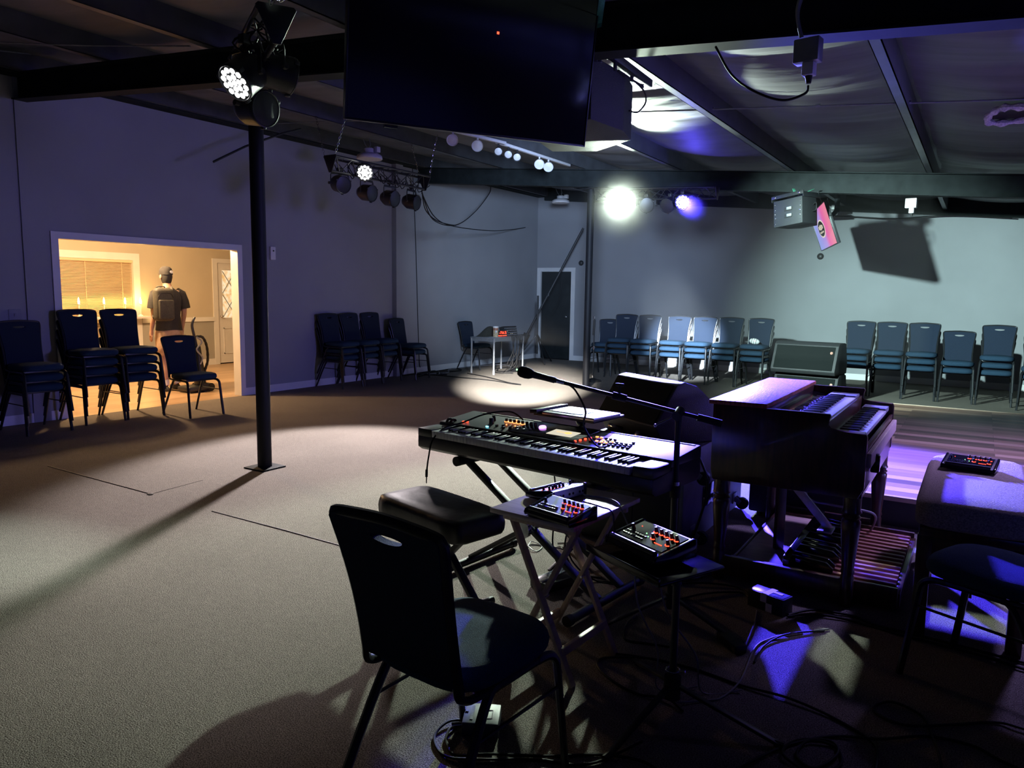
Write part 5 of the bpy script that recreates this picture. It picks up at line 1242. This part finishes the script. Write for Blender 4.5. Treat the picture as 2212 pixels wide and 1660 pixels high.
CB = [
 ([(-1.428, 1.96), (-1.428, 1.893), (-1.394, 1.836), (-1.331, 1.803), (-1.235, 1.862), (-1.083, 1.96), (-.935, 2.067), (-.80, 2.10), (-.70, 2.06)], 'black cable curling round the box under the foreground chair', .005),
 ([(-1.41, 1.99), (-1.46, 1.93), (-1.45, 1.84), (-1.36, 1.78), (-1.25, 1.82), (-1.1, 1.93), (-.95, 2.0), (-.85, 2.2)], 'second black cable leading right from under the foreground chair', .0045),
 ([(-.90, 2.78), (-1.05, 2.749), (-1.193, 2.675), (-1.215, 2.62), (-1.176, 2.551), (-1.085, 2.505), (-.978, 2.478), (-.876, 2.50), (-.80, 2.46)], 'black cable looping round the front foot of the small table', .005),
 ([(-1.186, 2.72), (-1.05, 2.749), (-.866, 2.782), (-.675, 2.761), (-.502, 2.758), (-.336, 2.723), (-.206, 2.644), (-.174, 2.545), (-.174, 2.35)], 'long black cable running right from the small table to the bottom edge', .005),
 ([(-1.255, 3.114), (-1.252, 2.999), (-1.205, 2.867), (-1.104, 2.883), (-1.014, 2.893)], 'short black cable curving by the boom stand leg', .005),
 ([(-.747, 3.099), (-.763, 3.275), (-.774, 3.36), (-.80, 3.5)], 'thin pale wire from the adapter to the taped box', .0035),
 ([(-1.176, 3.359), (-1.07, 3.533), (-.923, 3.669), (-.85, 3.60)], 'black cable joining the taped box from the left', .005),
 ([(-1.30, 3.55), (-1.094, 3.682), (-.927, 3.72), (-.85, 3.585)], 'second black cable joining the taped box from the left', .005),
 ([(-.66, 3.53), (-.569, 3.64), (-.407, 3.69), (-.29, 3.64), (-.105, 3.62), (.3, 3.60)], 'black cable running right from the taped box under the bench', .006),
 ([(-.66, 3.51), (-.541, 3.60), (-.382, 3.63), (-.194, 3.60), (.10, 3.56), (.4, 3.5)], 'parallel black cable running right from the taped box', .006),
 ([(-.475, 3.481), (-.604, 3.327), (-.68, 3.223), (-.709, 3.1), (-.684, 2.796), (-.71, 2.638), (-.754, 2.581), (-.832, 2.50)], 'thin grey wire winding from the white light patch to the tray stand', .0035),
 ([(-.489, 3.449), (-.62, 3.306), (-.681, 3.144), (-.677, 2.977)], 'black cable crossing the white light patch on the carpet', .004),
 ([(.5, 3.0), (.239, 3.012), (.155, 3.016), (.03, 2.916), (-.107, 2.807), (-.198, 2.833), (-.219, 2.891), (-.163, 2.947), (-.071, 2.918), (-.037, 2.821), (-.002, 2.659), (.013, 2.5)], 'black cable loop in the dark lower right corner', .005),
 ([(-.55, 2.2), (-.516, 2.288), (-.438, 2.458), (-.317, 2.602), (-.18, 2.662), (-.048, 2.781), (.087, 2.808), (.189, 2.743), (.4, 2.7)], 'black cable arching across the bottom right carpet', .005),
 ([(-.374, 2.355), (-.44, 2.397), (-.418, 2.503), (-.325, 2.564), (-.286, 2.499), (-.336, 2.38), (-.40, 2.42), (-.38, 2.52), (-.30, 2.54), (-.27, 2.45), (-.32, 2.34)], 'small coil of black cable at the bottom edge', .005),
 ([(-1.49, 3.68), (-1.35, 3.55), (-1.2, 3.66), (-1.25, 3.85), (-1.05, 3.95), (-.95, 4.1), (-1.2, 4.05), (-1.3, 3.9), (-1.15, 3.75)], 'tangled black cable beside the rear organ leg', .006),
 ([(-1.3, 3.75), (-1.18, 3.7), (-1.16, 3.85), (-1.28, 3.9), (-1.33, 3.8), (-1.2, 3.72), (-1.02, 4.1), (-.95, 4.4)], 'grey cable coil on the floor behind the rear organ leg', .006),
 ([(-2.17, 3.642), (-2.187, 3.72), (-2.106, 3.70), (-2.084, 3.605), (-2.138, 3.616), (-2.17, 3.69), (-1.95, 3.72), (-1.7, 3.5)], 'thin pale wire curled on the carpet under the stage keyboard', .003),
 ([(-8.324, 10.432), (-7.679, 10.401), (-7.007, 10.423), (-6.45, 10.23), (-6.268, 10.206), (-6.45, 10.30), (-6.609, 10.36), (-7.343, 10.774), (-7.95, 11.05)], 'black cable doubling back on the carpet before the equipment table', .008),
 ([(-8.6, 9.948), (-8.62, 10.884), (-8.517, 10.673), (-8.296, 10.071), (-8.5, 10.6), (-8.6, 11.17), (-8.607, 11.58), (-8.3, 11.3), (-8.4, 10.7), (-8.1, 10.6), (-8.5, 10.2)], 'heap of black cables against the wall by the last low stack', .012),
 ([(-8.5, 10.9), (-8.2, 10.5), (-8.45, 10.4), (-8.3, 10.9), (-8.55, 11.3), (-8.6, 12.1), (-8.4, 12.8), (-7.9, 12.5), (-7.6, 12.0)], 'second tangle of black cables along the foot of the blue-grey wall', .01),
 ([(-7.9, 12.0), (-7.7, 11.7), (-7.4, 11.9), (-7.6, 12.3), (-7.9, 12.4), (-8.0, 12.0), (-7.6, 11.5), (-7.3, 11.6)], 'black cable pile on the floor under the equipment table', .01),
]
for P, l, r in CB:
    b = MB(); b.tube([(x, y, r+.001+(.006 if i % 3 == 1 else 0)) for i, (x, y) in enumerate(P)], r, 7, 8)
    tag(b.out('floor_cable', 'cordw' if ('grey' in l or 'pale' in l) else 'cord'), l, 'cable', 'cables on the carpet')
# loose cable over the keyboard, mixer cables
T = KB.matrix_basis
b = MB(); b.tube([T @ V(p) for p in ((.42, .40, .80), (.36, .36, .845), (.27, .26, .835), (.19, .16, .79), (.155, .05, .768), (.135, -.02, .71), (.125, -.04, .62), (.12, -.05, .54))], .0045, 7, 7)
b.tube([T @ V(p) for p in ((.12, -.05, .55), (.119, -.05, .51))], .007, 8); b.tube([T @ V(p) for p in ((.119, -.05, .51), (.1185, -.05, .475))], .003, 6)
tag(b.out('headphone_cable', 'cord'), 'black cable draped over the left end of the stage keyboard with a dangling plug', 'cable')
b = MB(); b.tube([(-1.38, 2.70, .69), (-1.33, 2.69, .672), (-1.24, 2.70, .671), (-1.17, 2.66, .672), (-1.13, 2.62, .65), (-1.07, 2.57, .60), (-1.02, 2.55, .60)], .0035, 6, 7); tag(b.out('mixer_cable', 'cordw'), 'thin cable crossing the bright end of the small wooden table to the dark mixer', 'cable', 'mixer cables')
b = MB(); b.tube([(-1.25, 2.51, .70), (-1.18, 2.53, .685), (-1.12, 2.50, .68), (-1.08, 2.46, .6), (-1.0, 2.5, .5), (-.9, 2.65, .45)], .0035, 6, 7); tag(b.out('mixer_cable', 'cord'), 'black cable leading from the front mixer over the table edge', 'cable', 'mixer cables')
for i, (a, c, l) in enumerate((((-1.0, 2.44, .57), (-.93, 2.55, .01), 'grey wire hanging from the left of the floor stand tray'), ((-.90, 2.40, .57), (-.78, 2.62, .01), 'grey wire hanging from the middle of the floor stand tray'))):
    b = MB(); a, c = V(a), V(c); b.tube([a, a.lerp(c, .3)+V((.0, -.04, -.02)), a.lerp(c, .7)+V((.02, .01, 0)), c, c+V((.12, .1, 0))], .0035, 6, 7); tag(b.out('mixer_cable', 'cordw'), l, 'cable', 'mixer cables')
for i, (x, l) in enumerate(((.62, 'left'), (.74, 'middle'), (.80, 'right'))):
    b = MB(); b.tube([T @ V(p) for p in ((x, .40, .64), (x+.02, .42, .4), (x+.05-.04*i, .36, .15), (x+.1, .40, .012), (x+.3, .46, .006))], .0045, 7, 7); tag(b.out('keyboard_cable', 'cord'), 'black cable hanging to the floor beneath the stage keyboard, '+l+' one of three', 'cable', 'cables beneath the keyboard')
b = MB(); b.tube([(-1.40, 4.1, .66), (-1.3, 4.05, .60), (-1.22, 4.0, .45), (-1.25, 3.98, .25), (-1.32, 3.95, .01)], .007, 7, 7); tag(b.out('speaker_cable', 'cord'), 'black cable arching in front of the cabinet with casters', 'cable')
b = MB(); b.tube([(-.80, 4.45, .54), (-.78, 4.5, .34), (-.65, 4.55, .30), (-.52, 4.65, .27), (-.44, 4.8, .2), (-.5, 4.93, .01)], .007, 7, 7); tag(b.out('organ_cable', 'cordw'), 'grey cable slung beneath the organ cabinet', 'cable')

# ================================================================ LIGHT
WH = (1, .97, .92)
spot('spot_mid_truss', LAMP1+(AIM1-LAMP1).normalized()*.05, AIM1, 2650, (1, .89, .91), 51, .5, .11)
spot('spot_near_truss', LAMP2+V((-.2, -.73, -.63)).normalized()*.05, AIM2, 480, (.82, 1, .92), 40, 1, .07)
spot('spot_far_white', LAMP3+V((.42, -.9, -.15)).normalized()*.05, (-.7, 2.6, 1.0), 4800, (.82, 1, .82), 56, .4, .07)
spot('spot_far_blue', LAMP4+V((.3, -.95, -.15)).normalized()*.05, (1.0, 3.6, .5), 26000, (.06, .04, 1), 42, .4, .06)
spot('spot_floor_pool', (-3.1, 4.35, 2.85), (-6.1, 10.0, 0), 30000, WH, 19.5, .8, .07)
spot('spot_wall_wash', (-2.75, 5.4, 2.7), (-.6, 14.8, .4), 5400, (.70, 1, .96), 48, .9, .06)
spot('spot_chair_row', (-2.75, 5.4, 2.85), (-4.45, 12.9, .6), 30000, (.74, .88, 1), 11.5, .8, .06)
spot('spot_corner_wash', (-2.75, 5.4, 2.7), (-7.6, 14.0, 2.0), 2300, (.50, .68, 1), 50, 1, .3)  # unseen lamp added to lift the dim far left walls
spot('spot_violet_wash', (4.6, 6.4, 2.35), (-8.7, 5.6, 1.2), 1350, (.27, .24, 1), 50, .8, .8)
spot('spot_stage_violet', (.7, 6.3, 2.7), (.6, 6.2, .2), 500, (.44, .34, 1), 112, .6, .12)
l = bpy.data.lights.new('lobby_lamp', 'AREA'); l.energy = 20; l.color = (1, .66, .32); l.size = 1.2; o = bpy.data.objects.new('lobby_lamp', l); COL.objects.link(o); o.location = (-11.2, 7.6, 2.66)
l = bpy.data.lights.new('lobby_pendant', 'POINT'); l.energy = 400; l.color = (1, .62, .31); l.shadow_soft_size = .1; o = bpy.data.objects.new('lobby_pendant', l); COL.objects.link(o); o.location = (-10.1, 5.7, 2.3)  # unseen light added for the warm spill on the carpet by the opening
for y in (5.95, 6.56, 6.98, 7.35, 7.63):  # added lights strengthening the imitated reflections in the blind
    l = bpy.data.lights.new('candle_glow', 'POINT'); l.energy = 4 if y < 7.5 else 11; l.color = (1, .60, .16); l.shadow_soft_size = .03; o = bpy.data.objects.new('candle_glow', l); COL.objects.link(o); o.location = (LB+.16, y, 1.26)
w = bpy.data.worlds.new('world'); S.world = w; w.use_nodes = True; w.node_tree.nodes['Background'].inputs[0].default_value = (.02, .025, .05, 1); w.node_tree.nodes['Background'].inputs[1].default_value = .05

# ================================================================ HAZE
def haze(a, b, dens):
    m = bpy.data.materials.new('stage_haze'); m.use_nodes = True; nt = m.node_tree; nt.nodes.remove(nt.nodes['Principled BSDF'])
    v = N(nt, 'ShaderNodeVolumeScatter'); v.inputs['Color'].default_value = (1, 1, 1, 1); v.inputs['Density'].default_value = dens; v.inputs['Anisotropy'].default_value = .35
    nt.links.new(v.outputs[0], nt.nodes['Material Output'].inputs['Volume']); MT['haze'] = m
    o = MB().bb(a, b).out('stage_haze', 'haze', smooth=0); tag(o, 'thin stage haze glowing around the bright lamps of the far truss', 'haze', kind='stuff'); return o
haze((-8.6, 9.82, .7), (-.6, 14.8, 3.02), .02)
def puff(c, r, dens):  # soft haze ball added to imitate the white lamp's bloom
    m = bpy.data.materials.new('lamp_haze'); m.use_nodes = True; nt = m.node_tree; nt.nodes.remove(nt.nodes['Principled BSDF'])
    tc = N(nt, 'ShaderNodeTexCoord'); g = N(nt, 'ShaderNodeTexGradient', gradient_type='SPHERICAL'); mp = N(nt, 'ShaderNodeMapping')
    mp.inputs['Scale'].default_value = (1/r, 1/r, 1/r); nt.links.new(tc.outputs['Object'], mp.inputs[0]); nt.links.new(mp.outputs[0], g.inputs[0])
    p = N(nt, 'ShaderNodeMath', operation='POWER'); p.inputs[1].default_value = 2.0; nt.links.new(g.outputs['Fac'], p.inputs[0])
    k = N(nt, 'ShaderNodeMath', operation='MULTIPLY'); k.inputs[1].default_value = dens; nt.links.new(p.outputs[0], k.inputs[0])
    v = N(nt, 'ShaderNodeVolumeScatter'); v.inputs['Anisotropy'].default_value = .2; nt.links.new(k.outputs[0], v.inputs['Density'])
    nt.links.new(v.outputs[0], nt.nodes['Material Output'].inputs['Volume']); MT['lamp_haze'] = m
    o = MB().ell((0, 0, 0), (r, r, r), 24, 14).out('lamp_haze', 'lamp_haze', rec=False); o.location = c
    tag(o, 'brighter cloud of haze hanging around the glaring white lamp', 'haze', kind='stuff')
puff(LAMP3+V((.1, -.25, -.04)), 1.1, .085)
# ================================================================ CAMERA
F, yaw, pitch, roll = 1595.666, R(32.24551), R(7.0400), R(.86794)
f = V((-math.sin(yaw)*math.cos(pitch), math.cos(yaw)*math.cos(pitch), -math.sin(pitch))); r0 = V((math.cos(yaw), math.sin(yaw), 0)); u0 = r0.cross(f)
r = r0*math.cos(roll)+u0*math.sin(roll); u = r.cross(f)
c = bpy.data.cameras.new('camera'); c.sensor_width = 36; c.lens = F/2212*36; c.clip_start = .02
o = bpy.data.objects.new('camera', c); COL.objects.link(o); m = Mx((r, u, -f)).transposed().to_4x4(); m.translation = (0, 0, 1.5); o.matrix_world = m; S.camera = o
S.view_settings.view_transform = 'Standard'; S.view_settings.look = 'None'; S.view_settings.exposure = 0; S.view_settings.gamma = 1; S.view_settings.use_curve_mapping = False
S.cycles.use_denoising = True; S.cycles.use_adaptive_sampling = True; S.cycles.adaptive_threshold = .015; S.cycles.max_bounces = 6; S.cycles.diffuse_bounces = 3; S.cycles.glossy_bounces = 3; S.cycles.sample_clamp_indirect = 4; S.cycles.caustics_reflective = False; S.cycles.caustics_refractive = False
for o in list(COL.objects):
    if o.type == 'MESH' and o.users_collection and o.parent is None and o in PAR.get('protos', []): bpy.data.objects.remove(o)
